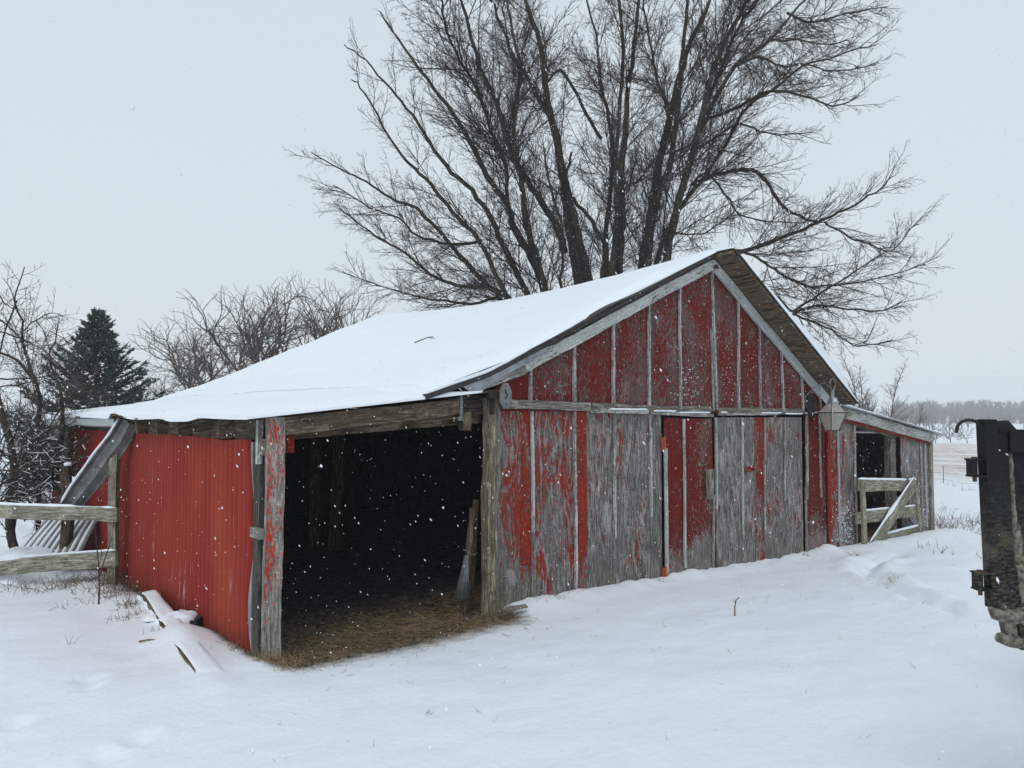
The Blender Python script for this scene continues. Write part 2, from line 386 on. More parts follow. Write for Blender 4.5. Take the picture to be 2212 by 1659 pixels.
def ground_mat():
    T = NT('snow_and_bare_earth'); p = T.pos()
    n1 = T.noise(T.vscale(p, 1, 1.6, 1), 1.6, 5, .55); n2 = T.noise(p, 24, 4, .6); n3 = T.noise(p, 220, 2, .6)
    nb = T.bump(n1, .5, .06); nb = T.bump(n2, .4, .012, nb); nb = T.bump(n3, .45, .003, nb)
    snow = T.mix(T.mapr(n2, .35, .7), (.795, .85, .915), (.83, .88, .935))
    # stubble showing in the far field
    ln = T.n('ShaderNodeVectorMath', operation='LENGTH'); T.L(p, ln.inputs[0]); dist = ln.outputs['Value']
    st = T.noise(T.vscale(p, .14, .035, 1), 1, 6, .7); s2 = T.noise(T.vscale(p, 1.5, .8, 1), 1, 4, .7)
    f = T.math('MULTIPLY', T.mapr(st, .40, .52), T.mapr(s2, .36, .56)); f = T.math('MULTIPLY', f, T.mapr(dist, 22, 36, 0, 1.0))
    f = T.math('MULTIPLY', f, T.mapr(dist, 240, 190))
    snow = T.mix(f, snow, (.42, .33, .24))
    at_ = T.n('ShaderNodeAttribute', attribute_name='dirt'); dv = at_.outputs['Fac']
    g1 = T.noise(p, 9, 7, .68); g2 = T.noise(p, 70, 4, .7); g3 = T.noise(p, 3, 4, .6)
    th = T.math('ADD', T.math('MULTIPLY', g1, .50), T.math('MULTIPLY', g2, .62))
    fac = T.mapr(T.math('SUBTRACT', T.math('MULTIPLY', dv, 1.25), T.math('ADD', th, .0)), -.16, .36)
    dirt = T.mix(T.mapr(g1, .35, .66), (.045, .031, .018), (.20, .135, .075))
    dirt = T.mix(T.mapr(g2, .50, .68, 0, .7), dirt, (.34, .26, .16))
    dirt = T.mix(T.mapr(g3, .52, .66, 0, .5), dirt, (.12, .105, .09))
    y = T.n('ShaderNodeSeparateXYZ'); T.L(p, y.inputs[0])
    dirt = T.mix(T.mapr(y.outputs[1], .5, 1.5), dirt, T.mix(T.mapr(g1, .35, .65), (.014, .014, .018), (.085, .085, .098)))  # interior shade painted in: earth turns dark and bluish deeper into the bay
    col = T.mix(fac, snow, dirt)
    gb = T.bump(T.math('ADD', g1, T.math('MULTIPLY', g2, .4)), .9, .035)
    vm = T.n('ShaderNodeMix', data_type='VECTOR'); T.L(fac, vm.inputs[0]); T.L(nb, vm.inputs[4]); T.L(gb, vm.inputs[5])
    return T.fin(col, T.mapr(fac, 0, 1, .55, .8, False), vm.outputs[1], .3)
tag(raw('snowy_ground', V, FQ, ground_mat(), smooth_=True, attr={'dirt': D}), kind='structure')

# ------------------------------------------------------------------ the barn
XA = 3.85
def sag(y): return .20*math.sin(math.pi*min(1, max(0, (y+.2)/9.4)))
def main_roof(x, y):       # top of the boards
    if x <= XA:
        z = 4.25-.455*(XA-x) if x > -.1 else interp([-.9, -.1], [2.205, 2.4525], x)
    else: z = 4.25-.605*(x-XA)
    k = 1-abs(x-XA)/4.2
    return z-sag(y)*max(0, k)**.8
def lean_roof(x, y): return interp([-2.62, 0.05], [1.985, 2.275], x)+.012*math.sin(y*1.3)*smooth(0, 1, y)
def right_roof(x): return interp([7.0, 11.2], [2.235, 1.66], x)
barn = thing('barn', 'long low red barn with peeling paint, snow on its roof and an open lean-to bay', 'barn')

def grid_slab(fn_top, x0, x1, y0, y1, nx_, ny_, th, wobx=0.0, woby=0.0):
    """sheet following fn_top(x,y), thickness th, ragged edges"""
    mb = MB(); top = []; 
    for j in range(ny_+1):
        for i in range(nx_+1):
            x = lerp(x0, x1, i/nx_); y = lerp(y0, y1, j/ny_)
            if i == 0: x += wobx*vn(y*3, 1)+wobx*.5*vn(y*14, 2)
            if j == 0: y += woby*vn(x*2.3, 4)+woby*.4*vn(x*13, 9)
            t = th(x, y) if callable(th) else th
            top.append((x, y, fn_top(x, y), t))
    n1 = nx_+1; vs = [(a, b, c) for a, b, c, t in top]+[(a, b, c-t) for a, b, c, t in top]; N = len(top); fs = []
    for j in range(ny_):
        for i in range(nx_):
            a = j*n1+i; fs.append((a, a+1, a+n1+1, a+n1)); fs.append((N+a, N+a+n1, N+a+n1+1, N+a+1))
    for i in range(nx_):
        fs.append((N+i, N+i+1, i+1, i)); a = ny_*n1+i; fs.append((a, a+1, N+a+1, N+a))
    for j in range(ny_):
        a = j*n1; fs.append((a, a+n1, N+a+n1, N+a)); a = j*n1+nx_; fs.append((N+a, N+a+n1, a+n1, a))
    uvs = [[(vs[i][1], vs[i][0]) for i in f] for f in fs]
    mb.add(vs, fs, uvs); return mb
# roof boards
grid_slab(main_roof, -.88, XA, -.10, 9.2, 20, 24, .05, .015, .025).build('roof_slope', M['blackedge'], barn)
def soff(): 
    T = NT('split_soffit_boards'); uv = T.uv(); a = T.noise(T.vscale(uv, 3, 30, 1), 1, 4, .7); b = T.noise(T.vscale(uv, 1.5, 2, 1), 1, 3, .5)
    c = T.mix(T.mapr(a, .35, .62), (.035, .024, .017), (.18, .135, .09)); c = T.mix(T.mapr(b, .42, .6, 0, .6), c, (.16, .125, .085))
    return T.fin(c, .9, T.bump(a, .9, .01), .2)
M['soffit'] = soff()
grid_slab(lambda x, y: main_roof(x, y)-.02, XA+.005, 7.16, -.36, 9.2, 16, 24, .035, 0, .01).build('soffit', M['soffit'], barn)
grid_slab(lambda x, y: main_roof(x, y)+.012, XA+.005, 7.2, -.385, 9.21, 16, 24, .03, 0, .012).build('roof_slope', M['blackedge'], barn)
# lean-to corrugated roof sheet with a rusty rippled edge
def lean_sheet(x, y): return lean_roof(x, y)+.012*math.sin(y*2*math.pi/.076)
mb = MB(); ys_ = np.arange(-.09, 9.2, .0127)
for i in range(len(ys_)-1):
    ya, yb = float(ys_[i]), float(ys_[i+1])
    e = lambda y: -2.62+.05*vn(y*1.7, 3)+.03*vn(y*5, 1)+(.10 if 1.1 < y < 1.25 else 0)-.10*smooth(3.4, 3.7, y)*smooth(4.6, 3.9, y)
    zt = lambda y: -.035*smooth(1.0, 1.4, y)*smooth(2.3, 1.9, y)+.05*math.exp(-((y-3.9)/.35)**2)
    mb.add([(e(ya), ya, lean_sheet(e(ya), ya)+zt(ya)), (.04, ya, lean_sheet(.04, ya)), (.04, yb, lean_sheet(.04, yb)), (e(yb), yb, lean_sheet(e(yb), yb)+zt(yb))], [(0, 1, 2, 3)])
mb.build('roof_sheet', M['rust'], barn)

# snow lying on the roofs
def snow_top_left(x, y):
    base = max(interp([-2.66, -1.0, -.1], [2.0, 2.19, 2.24], x), main_roof(max(-.88, x), y) if x > -.95 else -9)
    prof = interp([-2.7, -2.3, -1.2, -.7, -.1, .4, 3.5, XA], [.045, .075, .10, .12, .13, .085, .075, .045], x)
    fr = smooth(-.12, .22, y)*.75+.25
    lo = lean_roof(x, y)
    b = main_roof(x, y) if x > -.88 else lo
    blend = smooth(-.9, -.6, x)
    if x <= -.6: b = lerp(lo+.02, main_roof(max(x, -.88), y), smooth(-1.15, -.75, x)) if x > -1.15 else lo+.01
    nz = .032*vn(x*.6, y*.5, 4)+.016*vn(x*1.9, y*.8, 1)+.004*vn(x*7, y*4)
    end = smooth(9.25, 8.9, y)
    return b+prof*fr*(.4+.6*end)+nz*fr
def grid_top(fn, X, Y, skirt, mask=None):
    mb = MB(); n1 = len(X); vs = [(x, y, fn(x, y)) for y in Y for x in X]; N = len(vs)
    vs += [(x, y, skirt(x, y)) for y in Y for x in X]; fs = []
    for j in range(len(Y)-1):
        for i in range(n1-1):
            a = j*n1+i; fs.append((a, a+1, a+n1+1, a+n1))
    for i in range(n1-1):
        fs.append((N+i, N+i+1, i+1, i)); a = (len(Y)-1)*n1+i; fs.append((a, a+1, N+a+1, N+a))
    for j in range(len(Y)-1):
        a = j*n1; fs.append((a, a+n1, N+a+n1, N+a)); a += n1-1; fs.append((N+a, N+a+n1, a+n1, a))
    return mb.add(vs, fs)
# main slope + lean-to slope; the front edge creeps back and forth over the shingles
def edge_warp(mb, cond, fn):
    mb.v = [fn(p) if cond(p) else p for p in mb.v]; return mb
X1 = list(np.arange(-.86, XA, .09))+[XA+.02]; Y1 = [-.085, -.07, -.04, 0, .06, .14, .24]+list(np.arange(.36, 9.2, .14))+[9.2]
mb = grid_top(snow_top_left, X1, Y1, lambda x, y: main_roof(x, y)+.004)
def fw(p):
    x, y, z = p; k = smooth(.3, -.08, y)
    hole = .10*math.exp(-((x-1.9)/.75)**2)
    return (x, y+k*(.012*vn(x*3, 2)+.014*vn(x*9, 5)+hole-.02*smooth(3.2, 3.8, x)), z-.05*k*hole)
edge_warp(mb, lambda p: p[1] < .3, fw).build('roof_snow', M['snow'], barn, True)
X2 = [-2.64, -2.62, -2.57, -2.5]+list(np.arange(-2.4, -.8, .09))+[-.8]
def snow_lean(x, y):
    z = snow_top_left(x, y); k = smooth(-2.66, -2.5, x)
    z = lerp(lean_roof(x, y)+.02, z, .35+.65*k)
    if y < 1.3 : z = min(z, lean_roof(x, y)+.075*smooth(-.12, .1, y)+.01+.1*smooth(.6, 1.3, y))
    return z
mb = grid_top(snow_lean, X2, Y1, lambda x, y: lean_roof(x, y)-.01)
def lw(p):
    x, y, z = p; k = smooth(-2.4, -2.62, x)
    return (x+k*(.03*vn(y*2, 3)+.02*vn(y*7, 4)+(.06 if 1.1 < y < 1.2 else 0)-.05*smooth(3.4, 3.7, y)*smooth(4.6, 3.9, y)), y, z+k*.05*math.exp(-((y-3.9)/.35)**2)-.035*k*smooth(1.0, 1.4, y)*smooth(2.3, 1.9, y))
edge_warp(mb, lambda p: p[0] < -2.4, lw).build('roof_snow', M['snow'], barn, True)
# thin snow on the lean-to sheet under the flared eave
X3 = list(np.arange(-.82, -.12, .08))
grid_top(lambda x, y: lean_roof(x, y)+.018+.03*smooth(-.2, -.8, x), X3, [-.09, -.05, 0, .1, .3, .6], lambda x, y: lean_roof(x, y)-.005).build('roof_snow', M['snow'], barn, True)
def snow_right(x, y):
    t = interp([XA, 4.2, 5.2, 6.1, 6.6, 6.8, 7.0, 7.25], [.05, .07, .12, .26, .30, .14, .07, .03], x)
    k = smooth(-.39, -.1, y)*.8+.2
    k = smooth(-.39, -.2, y)*.4+.6 if x > 4.6 else k
    return main_roof(x, y)+.012+t*k+.015*vn(x, y, 3)
X4 = [XA-.02]+list(np.arange(XA+.1, 7.1, .12))+[7.14, 7.18, 7.21]
grid_top(snow_right, X4, [-.38, -.365, -.33, -.27, -.15]+list(np.arange(0, 9.2, .3))+[9.2], lambda x, y: main_roof(x, y)+.01).build('roof_snow', M['snow'], barn, True)

M['postwood'] = painted_wood('split_post_wood', (.2, .15, .1), (.1, .1, .1), (.14, .115, .075), (.33, .29, .22), 0, .8, (.3, .28, .24))
M['darkpost'] = painted_wood('dark_grey_post', (.05, .05, .05), (.05, .05, .05), (.055, .052, .05), (.12, .115, .11), 0, .5, (.1, .1, .1))
# gable siding above the belt: boards between battens
UB = [0.05, .53, 1.2, 1.86, 2.52, 3.14, 3.84, 4.46, 4.99, 5.57, 6.13, 6.66, 7.06]
def under(x): return main_roof(x, 0)-.06
UW = [.36, .47, .43, .50, .50, .50, .50, .44, .50, .50, .38, .3]
for i in range(len(UB)-1):
    a, b = UB[i]+.009, UB[i+1]-.007; poly = [(a, 2.06), (b, 2.06), (b, under(b))]
    if a < XA < b: poly.append((XA, under(XA)))
    poly.append((a, under(a)))
    m = MB().prism(poly, -.002+.004*vn(i, 3), .022, UW[i]-.04, .82); m.build('gable_board', M['gablered'], barn)
for i, x in enumerate(UB[1:-1]):
    top = under(x)-.03; dx = .07*(x > 5) * .6 + (.09 if abs(x-XA) < .05 else 0)
    m = MB().plank((x+dx, -.02, 2.09), (x, -.022, top), .034 if x < 3 else .028, .03, (1, 0, 0), .48, .6, wob=.006); m.build('batten', M['white'], barn)
MB().plank((XA+.005, -.018, 2.08), (XA-.02, -.018, 3.2), .035, .02, (1, 0, 0), .7, .5).build('batten', M['white'], barn)
# belt boards
for p0, p1, wd, we, mt in [((.17, -.03, 2.135), (1.45, -.034, 2.115), .095, .95, 'greywood'), ((1.44, -.04, 2.072), (2.46, -.045, 2.058), .05, .55, 'white'),
                           ((1.47, -.02, 2.125), (3.80, -.02, 2.10), .07, .93, 'greywood'), ((2.5, -.045, 2.045), (3.80, -.045, 2.02), .045, .7, 'white'),
                           ((3.95, -.02, 2.085), (6.15, -.02, 2.075), .09, .93, 'greywood'), ((6.2, -.022, 2.06), (6.8, -.022, 2.07), .03, .6, 'white'),
                           ((3.95, -.034, 2.03), (5.4, -.034, 2.035), .03, .6, 'white')]:
    MB().plank(p0, p1, wd, .03, (0, 0, 1), we, .6, wob=.006).build('belt_board', M[mt], barn)
for x0, x1, z in [(1.75, 2.44, 2.09), (2.55, 3.0, 2.072), (3.05, 3.74, 2.055), (3.97, 4.12, 2.06), (4.95, 5.5, 2.055), (5.6, 6.1, 2.045)]:
    n = 14; pts = [(lerp(x0, x1, i/n), -.055, z+.004*vn(i*.7, x0)) for i in range(n+1)]
    MB().tube(pts, [.004]+[.010+.006*abs(vn(i*.9, x0)) for i in range(n-1)]+[.004], 6).build('ledge_snow', M['snow'], barn, True)
# lower panels left of the doors
def panel(x0, x1, z0, z1, wear, tone, parent, name='siding_panel', y=0.0, mat='red'):
    j = [rng.uniform(-.006, .006) for _ in range(4)]
    n = 8; bot = [(lerp(x0, x1, i/n), z0) for i in range(n+1)]; tp = [(lerp(x1, x0, i/n), (z1 if not callable(z1) else z1(lerp(x1, x0, i/n)))+.004*vn(i, x0*3)) for i in range(n+1)]
    return MB().prism(bot+tp, y, y+.02, wear, tone).build(name, M[mat], parent)
for x0, x1, we, to in [(.10, .41, .45, .12), (.415, .55, .36, .1), (.555, 1.21, .53, .15), (1.215, 1.42, .28, .05), (1.425, 1.86, .72, .3), (1.865, 2.53, .70, .4)]:
    panel(x0, x1, -.4, 2.085-.012*x0, we, to, barn)
panel(2.535, 2.76, -.4, 2.03, .97, .5, barn, y=-.005)
for x, z0, z1, wv in [(.56, .75, 2.06, .25), (1.21, -.05, 2.06, .35), (1.865, .55, 2.05, .35), (2.53, .75, 2.03, .3)]:
    MB().plank((x+.01, -.02, z0), (x, -.02, z1), .032, .028, (1, 0, 0), wv+.10, .4, wob=.007).build('batten', M['white'], barn)
MB().plank((.57, -.012, -.3), (.57, -.012, .8), .03, .02, (1, 0, 0), .95, .4).build('batten', M['greywood'], barn)
MB().plank((1.22, -.024, -.25), (1.215, -.024, .05), .04, .02, (1, 0, 0), .2, .9).build('batten', M['red'], barn)
# weathered corner post by the open bay
pz = np.linspace(-.3, 2.2, 30); pts = [(.0+.008*vn(z*2, 1), .045, z) for z in pz]
MB().plank((.018, .045, -.3), (.02, .045, 2.2), .125, .12, (1, 0, 0), .98, .5, n=34, wob=.014).build('corner_post', M['postwood'], barn)
for kz, kr in ((1.28, .035), (.62, .02), (1.75, .022)):
    MB().tube([(-.03, .0, kz-.05), (-.042, -.01, kz), (-.03, .0, kz+.05)], [.012, kr, .012], 8, wear=.98).build('knot', M['postwood'], barn, True)
MB().plank((.075, .0, -.3), (.08, .0, 2.1), .055, .05, (1, 0, 0), .9, .3, wob=.008).build('corner_board', M['greywood'], barn)
# two barn doors
dl = MB(); dlo = panel(2.80, 3.145, -.35, 1.985, .33, .75, barn, 'barn_door', -.03, 'doorred')
tag(dlo, 'narrow dark red barn door on orange hinges'); 
panel(3.15, 3.80, -.35, 1.975, .38, .72, dlo, 'door_board', -.032, 'doorred')
def under_of(o, mb, name, mat, sm=False):
    r = mb.build(name, mat, o, sm); return r
under_of(dlo, MB().plank((2.80, -.052, .02), (2.79, -.052, 1.60), .045, .025, (1, 0, 0), .3, .4, wob=.006), 'batten', M['white'])
under_of(dlo, MB().plank((3.17, -.052, .05), (3.165, -.052, 1.97), .035, .02, (1, 0, 0), .3, .4, wob=.004), 'batten', M['white'])
under_of(dlo, MB().plank((3.76, -.052, -.2), (3.80, -.052, .95), .03, .02, (1, 0, 0), .6, .4, wob=.004), 'batten', M['white'])
for z in (1.66, .02):
    h = MB(); h.box(2.735, 2.765, -.045, -.02, z-.08, z+.08); h.tube([(2.775, -.05, z-.09), (2.775, -.05, z+.09)], .014, 8)
    under_of(dlo, h, 'hinge', M['hinge'])
hd = MB(); hd.plank((3.66, -.09, .90), (3.655, -.09, 1.30), .10, .06, (1, 0, 0), .97, .4, wob=.008); under_of(dlo, hd, 'handle', M['greywood'])
dro = panel(3.87, 4.47, -.35, 1.99, .84, .5, barn, 'barn_door', -.03); tag(dro, 'wide bare grey barn door with red strips')
for x0, x1, we, to in [(4.475, 4.80, .74, .5), (4.805, 5.03, .42, .4), (5.035, 5.56, .68, .5), (5.565, 6.10, .76, .5)]:
    panel(x0, x1, -.35, 1.99+.006*vn(x0, 1), we, to, dro, 'door_board', -.030)
for x, z0, z1, we in [(3.865, .75, 1.99, .25), (4.48, .28, 1.98, .4), (5.03, .3, 1.3, .6), (5.05, 1.35, 1.98, .7), (5.58, .75, 1.97, .6)]:
    under_of(dro, MB().plank((x, -.048, z0), (x+.01, -.048, z1), .032, .02, (1, 0, 0), we, .6, wob=.006), 'batten', M['white'])
under_of(dro, MB().plank((4.52, -.05, 1.25), (4.79, -.05, 1.27), .07, .012, (0, 0, 1), .25, .5), 'patch', M['red'])
# dark slot and the red end boards
panel(6.26, 6.86, -.4, 2.03, .28, .95, barn, mat='doorred')
MB().plank((6.23, -.022, .72), (6.275, -.022, 2.02), .05, .025, (1, 0, 0), .75, .6, wob=.006).build('batten', M['white'], barn)
MB().plank((6.215, -.018, -.2), (6.215, -.018, .9), .03, .02, (1, 0, 0), .8, .6).build('batten', M['white'], barn)
MB().plank((6.675, -.02, .72), (6.66, -.02, 2.02), .035, .02, (1, 0, 0), .55, .6, wob=.004).build('batten', M['white'], barn)
MB().plank((6.92, -.025, -.3), (6.92, -.025, 1.9), .085, .03, (1, 0, 0), .02, .0, wob=.006).build('corner_board', M['red'], barn)
# right lean-to front
lt = lambda x: right_roof(x)-.05
for x0, x1, we, to in [(6.965, 7.235, .50, .3), (7.24, 7.79, .62, .3), (7.795, 7.90, .5, .4)]: panel(x0, x1, -.4, lt, we, to, barn)
for x0, x1, we, to in [(9.60, 9.95, .66, .3), (9.955, 10.37, .76, .3), (10.38, 10.60, .72, .5), (10.605, 10.80, .85, .5)]: panel(x0, x1, -.5, lt, we, to, barn)
MB().prism([(7.9, 1.90), (9.60, 1.66), (9.60, lt(9.6)), (7.9, lt(7.9))], .0, .02, .3, .6).build('siding_panel', M['red'], barn)
for x, z1, we in [(7.24, 2.02, .25), (7.80, 1.96, .5), (10.38, 1.55, .9), (10.58, 1.5, .3)]:
    MB().plank((x+.02, -.02, -.1), (x, -.02, z1), .036, .02, (1, 0, 0), we, .6, wob=.006).build('batten', M['white'], barn)
MB().plank((10.82, -.025, -.4), (10.82, -.025, 1.62), .10, .03, (1, 0, 0), .95, .5).build('corner_board', M['gatewood'], barn)
MB().plank((10.89, -.005, -.4), (10.89, -.005, 1.62), .03, .06, (1, 0, 0), .1, .5).build('corner_board', M['white'], barn)
MB().plank((9.46, .14, -.3), (9.46, .14, 1.75), .20, .12, (1, 0, 0), .95, .5).build('door_jamb', M['greywood'], barn)
MB().plank((7.86, .12, -.3), (7.86, .12, 1.95), .09, .12, (1, 0, 0), .95, .5).build('door_jamb', M['greywood'], barn)
MB().plank((7.9, .09, 1.885), (9.6, .09, 1.645), .08, .05, (0, 0, 1), .95, .5).build('door_lintel', M['greywood'], barn)
MB().plank((7.02, -.05, right_roof(7.02)-.115), (10.86, -.05, right_roof(10.86)-.125), .17, .03, (0, 0, 1), .50, .5, wob=.006).build('rake_board', M['white'], barn)
MB().plank((7.1, -.03, right_roof(7.1)-.235), (10.8, -.03, right_roof(10.8)-.235), .06, .02, (0, 0, 1), .3, .7).build('rake_board', M['red'], barn)
grid_slab(lambda x, y: right_roof(x)+.008*math.sin(x*1.5), 7.05, 11.22, -.13, 6.2, 24, 10, .022, 0, .01).build('roof_sheet', M['galv'], barn)
def snow_rr(x, y): return right_roof(x)+.012+max(.002, .028*smooth(-.14, .25, y)+.03*vn(x*1.6, y*.9, 6)+.04*smooth(.0, .5, y))
grid_top(snow_rr, list(np.arange(7.2, 11.2, .09)), [-.12, -.09, -.03, .05, .15, .3, .5, .8]+list(np.arange(1.2, 6.2, .4)), lambda x, y: right_roof(x)-.002).build('roof_snow', M['snow'], barn, True)
# rake boards of the gable, split and flaking
def zr(x, off): return main_roof(x, 0)+off
MB().plank((.30, -.05, zr(.30, -.15)), (XA, -.05, zr(XA, -.15)), .135, .03, (0, 0, 1), .28, .2, wob=.006).build('rake_board', M['white'], barn)
MB().plank((-.32, -.055, 2.30), (.42, -.055, zr(.42, -.15)), .12, .03, (0, 0, 1), .62, .5, wob=.008, w1=.15).build('rake_board', M['white'], barn)
fl = MB(); fl.prism([(-.52, 2.36), (-.33, 2.25), (-.22, 2.235), (.1, 2.42), (.75, 2.72), (.75, 2.80)], -.075, -.068); fl.build('metal_flashing', M['galv'], barn)
MB().plank((XA-.02, -.04, zr(XA, -.155)), (6.72, -.04, zr(6.72, -.17)), .145, .03, (0, 0, 1), .26, .2, wob=.005).build('rake_board', M['white'], barn)
fl = MB(); x0, x1 = 6.62, 7.02; fl.prism([(x0, zr(x0, -.26)), (x1, zr(x1, -.26)), (x1, zr(x1, -.07)), (x0, zr(x0, -.07))], -.068, -.062); fl.build('metal_flashing', M['gutterwhite'], barn)
kn = MB(); kn.tube([(XA-.03, -.075, 4.03), (XA+.02, -.08, 4.05), (XA+.07, -.075, 4.03)], [.015, .03, .01], 6); kn.build('ridge_block', M['darkwood'], barn)
# lifted shingle layers along the left rake
for k, (xa, xb, off, yy) in enumerate([(.9, 2.4, .018, -.12), (1.25, 2.2, .036, -.13), (.2, 1.3, .012, -.115), (2.2, 3.7, .01, -.11)]):
    mb = MB(); n = 22
    for i in range(n):
        u0, u1 = i/n, (i+1)/n; xs0, xs1 = lerp(xa, xb, u0), lerp(xa, xb, u1); st = rng.uniform(-.012, .012)
        h = lambda u: off*math.sin(math.pi*u)+.006
        mb.add([(xs0, yy+st, zr(xs0, h(u0))), (xs1, yy+st, zr(xs1, h(u1))), (xs1, .12, zr(xs1, h(u1)*.5)), (xs0, .12, zr(xs0, h(u0)*.5)),
                (xs0, yy+st, zr(xs0, h(u0)-.008)), (xs1, yy+st, zr(xs1, h(u1)-.008)), (xs1, .12, zr(xs1, h(u1)*.5-.008)), (xs0, .12, zr(xs0, h(u0)*.5-.008))],
               [(0, 1, 2, 3), (7, 6, 5, 4), (4, 5, 1, 0), (5, 6, 2, 1), (7, 4, 0, 3)])
    mb.build('shingle_strip', M['blackedge'], barn)
# open bay: header beams, brackets, cap plate
hb = lambda x: interp([-2.4, 0], [1.90, 2.15], x)
MB().plank((-2.36, -.01, hb(-2.36)), (-.42, -.01, hb(-.42)), .155, .06, (0, 0, 1), .75, .4, wob=.005).build('header_beam', M['brownwood'], barn)
MB().plank((-.46, .14, 2.10), (.02, .14, 2.13), .19, .06, (0, 0, 1), .9, .8).build('header_beam', M['darkwood'], barn)
MB().plank((-2.3, .22, 1.86), (.02, .22, 2.0), .14, .05, (0, 0, 1), .9, .8).build('header_beam', M['brownwood'], barn)
MB().plank((-.30, .05, 1.86), (-.30, .05, 2.05), .10, .09, (1, 0, 0), .9, .5).build('hanging_block', M['brownwood'], barn)
b_ = MB(); b_.box(-.435, -.405, -.055, -.042, 1.98, 2.24); b_.box(-.46, -.405, -.058, -.045, 1.96, 2.0); b_.build('bracket', M['greymetal'], barn)
b_ = MB(); b_.box(-.04, .0, -.06, -.03, 2.02, 2.24); b_.box(-.10, .12, -.10, -.035, 2.19, 2.27); b_.build('bracket', M['darkwood'], barn)
pl = MB(); n = 8; ring = [(.09+.082*math.cos(2*math.pi*(i+.5)/n), 2.215+.145*math.sin(2*math.pi*(i+.5)/n)) for i in range(n)]
pl.prism(ring, -.14, -.12); o = pl.build('cap_plate', M['greymetal'], barn); sq = MB()
sq.tube([(.085, -.145, 2.29), (.075, -.145, 2.26), (.11, -.145, 2.225), (.07, -.145, 2.18)], .004, 5); sq.tube([(.09, -.143, 2.315), (.09, -.146, 2.315)], .008, 6); sq.tube([(.09, -.143, 2.13), (.09, -.146, 2.13)], .008, 6); sq.build('scratch', M['black'], o)
# front left corner of the lean-to
MB().plank((-2.405, .12, -.35), (-2.385, .12, 1.93), .12, .12, (1, 0, 0), .97, .5, wob=.008).build('corner_post', M['darkpost'], barn)
MB().plank((-2.375, -.03, -.35), (-2.355, -.03, 1.995), .155, .045, (1, 0, 0), .57, .1, wob=.010).build('corner_board', M['postred'], barn)
MB().plank((-2.47, .05, 1.60), (-2.465, .05, 1.97), .045, .05, (1, 0, 0), .6, .4).build('corner_board', M['white'], barn)
MB().plank((-2.465, -.03, 1.02), (-2.465, .17, 1.02), .085, .045, (0, 0, 1), .85, .2).build('nailing_block', M['postred'], barn)
MB().plank((-2.21, .02, 1.69), (-2.21, .02, 1.86), .07, .05, (1, 0, 0), .1, .6).build('nailing_block', M['red'], barn)
MB().plank((-2.42, -.02, 1.74), (-2.42, .10, 1.74), .14, .05, (0, 0, 1), .9, .6).build('nailing_block', M['greywood'], barn)
# corrugated side wall
XW = -2.425
mb = MB(); YY = np.arange(.22, 9.12, .00762); zb = np.array([-.6, -.1, .4, .9, 1.4, 1.78])
def wx(y, z):
    near = math.exp(-((y-.22)/.16)**2)
    return XW+.030*(1-2*abs(math.sin(y*math.pi/.115))**.7)-.008*vn(y*.5, z*.6)-near*.03*(1+math.sin(z*4.2))*.5
nz_ = len(zb); vs = []
for y in YY:
    y = float(y); topz = 1.80+.008*vn(y*1.1, 2)-.02*math.exp(-((y-1.0)/.3)**2)-.05*math.exp(-((y-4.4)/.25)**2)
    for k, z in enumerate(zb):
        zz = topz if k == nz_-1 else z; ye = y
        if y < .3: ye = y+(.3-y)*(.5+.5*math.sin(zz*5))*.8
        vs.append((wx(y, zz), ye, zz))
fs = [(i*nz_+k, i*nz_+k+1, (i+1)*nz_+k+1, (i+1)*nz_+k) for i in range(len(YY)-1) for k in range(nz_-1)]
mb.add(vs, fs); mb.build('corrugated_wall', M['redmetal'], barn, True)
mb = MB(); zz = np.linspace(-.4, 1.78, 26); vs = []
for z in zz:
    z = float(z); y0 = .22+(.07)*(.5+.5*math.sin(z*5))*.8; x0 = wx(.22, z)
    wv = .025+.018*math.sin(z*3.1+1)+.01*vn(z*4, 2)
    vs += [(x0-.002, y0, z), (x0+wv*.4, y0-wv*.9, z), (x0+wv*1.2, y0-wv*.2, z)]
mb.add(vs, [(i*3+k, i*3+k+1, (i+1)*3+k+1, (i+1)*3+k) for i in range(len(zz)-1) for k in range(2)]); mb.build('curled_sheet_edge', M['galv'], barn, True)
# timbers above the corrugated wall
yb = [.22, .75, 1.3, 1.95, 2.7, 3.5, 4.3]
for i in range(6):
    MB().plank((-2.40-.02*(i % 2), yb[i]+.03, 1.885), (-2.40-.02*(i % 2), yb[i+1]-.03, 1.88), .17, .04, (0, 0, 1), .8, .5, wob=.006).build('eave_board', M['brownwood'], barn)
    MB().plank((-2.55, yb[i+1], 1.875), (-1.7, yb[i+1], 1.96), .15, .045, (0, 0, 1), .9, .7).build('rafter_end', M['brownwood'], barn)
MB().plank((-2.42, 4.3, 1.86), (-2.42, 9.1, 1.86), .14, .04, (0, 0, 1), .95, .7).build('eave_board', M['darkwood'], barn)
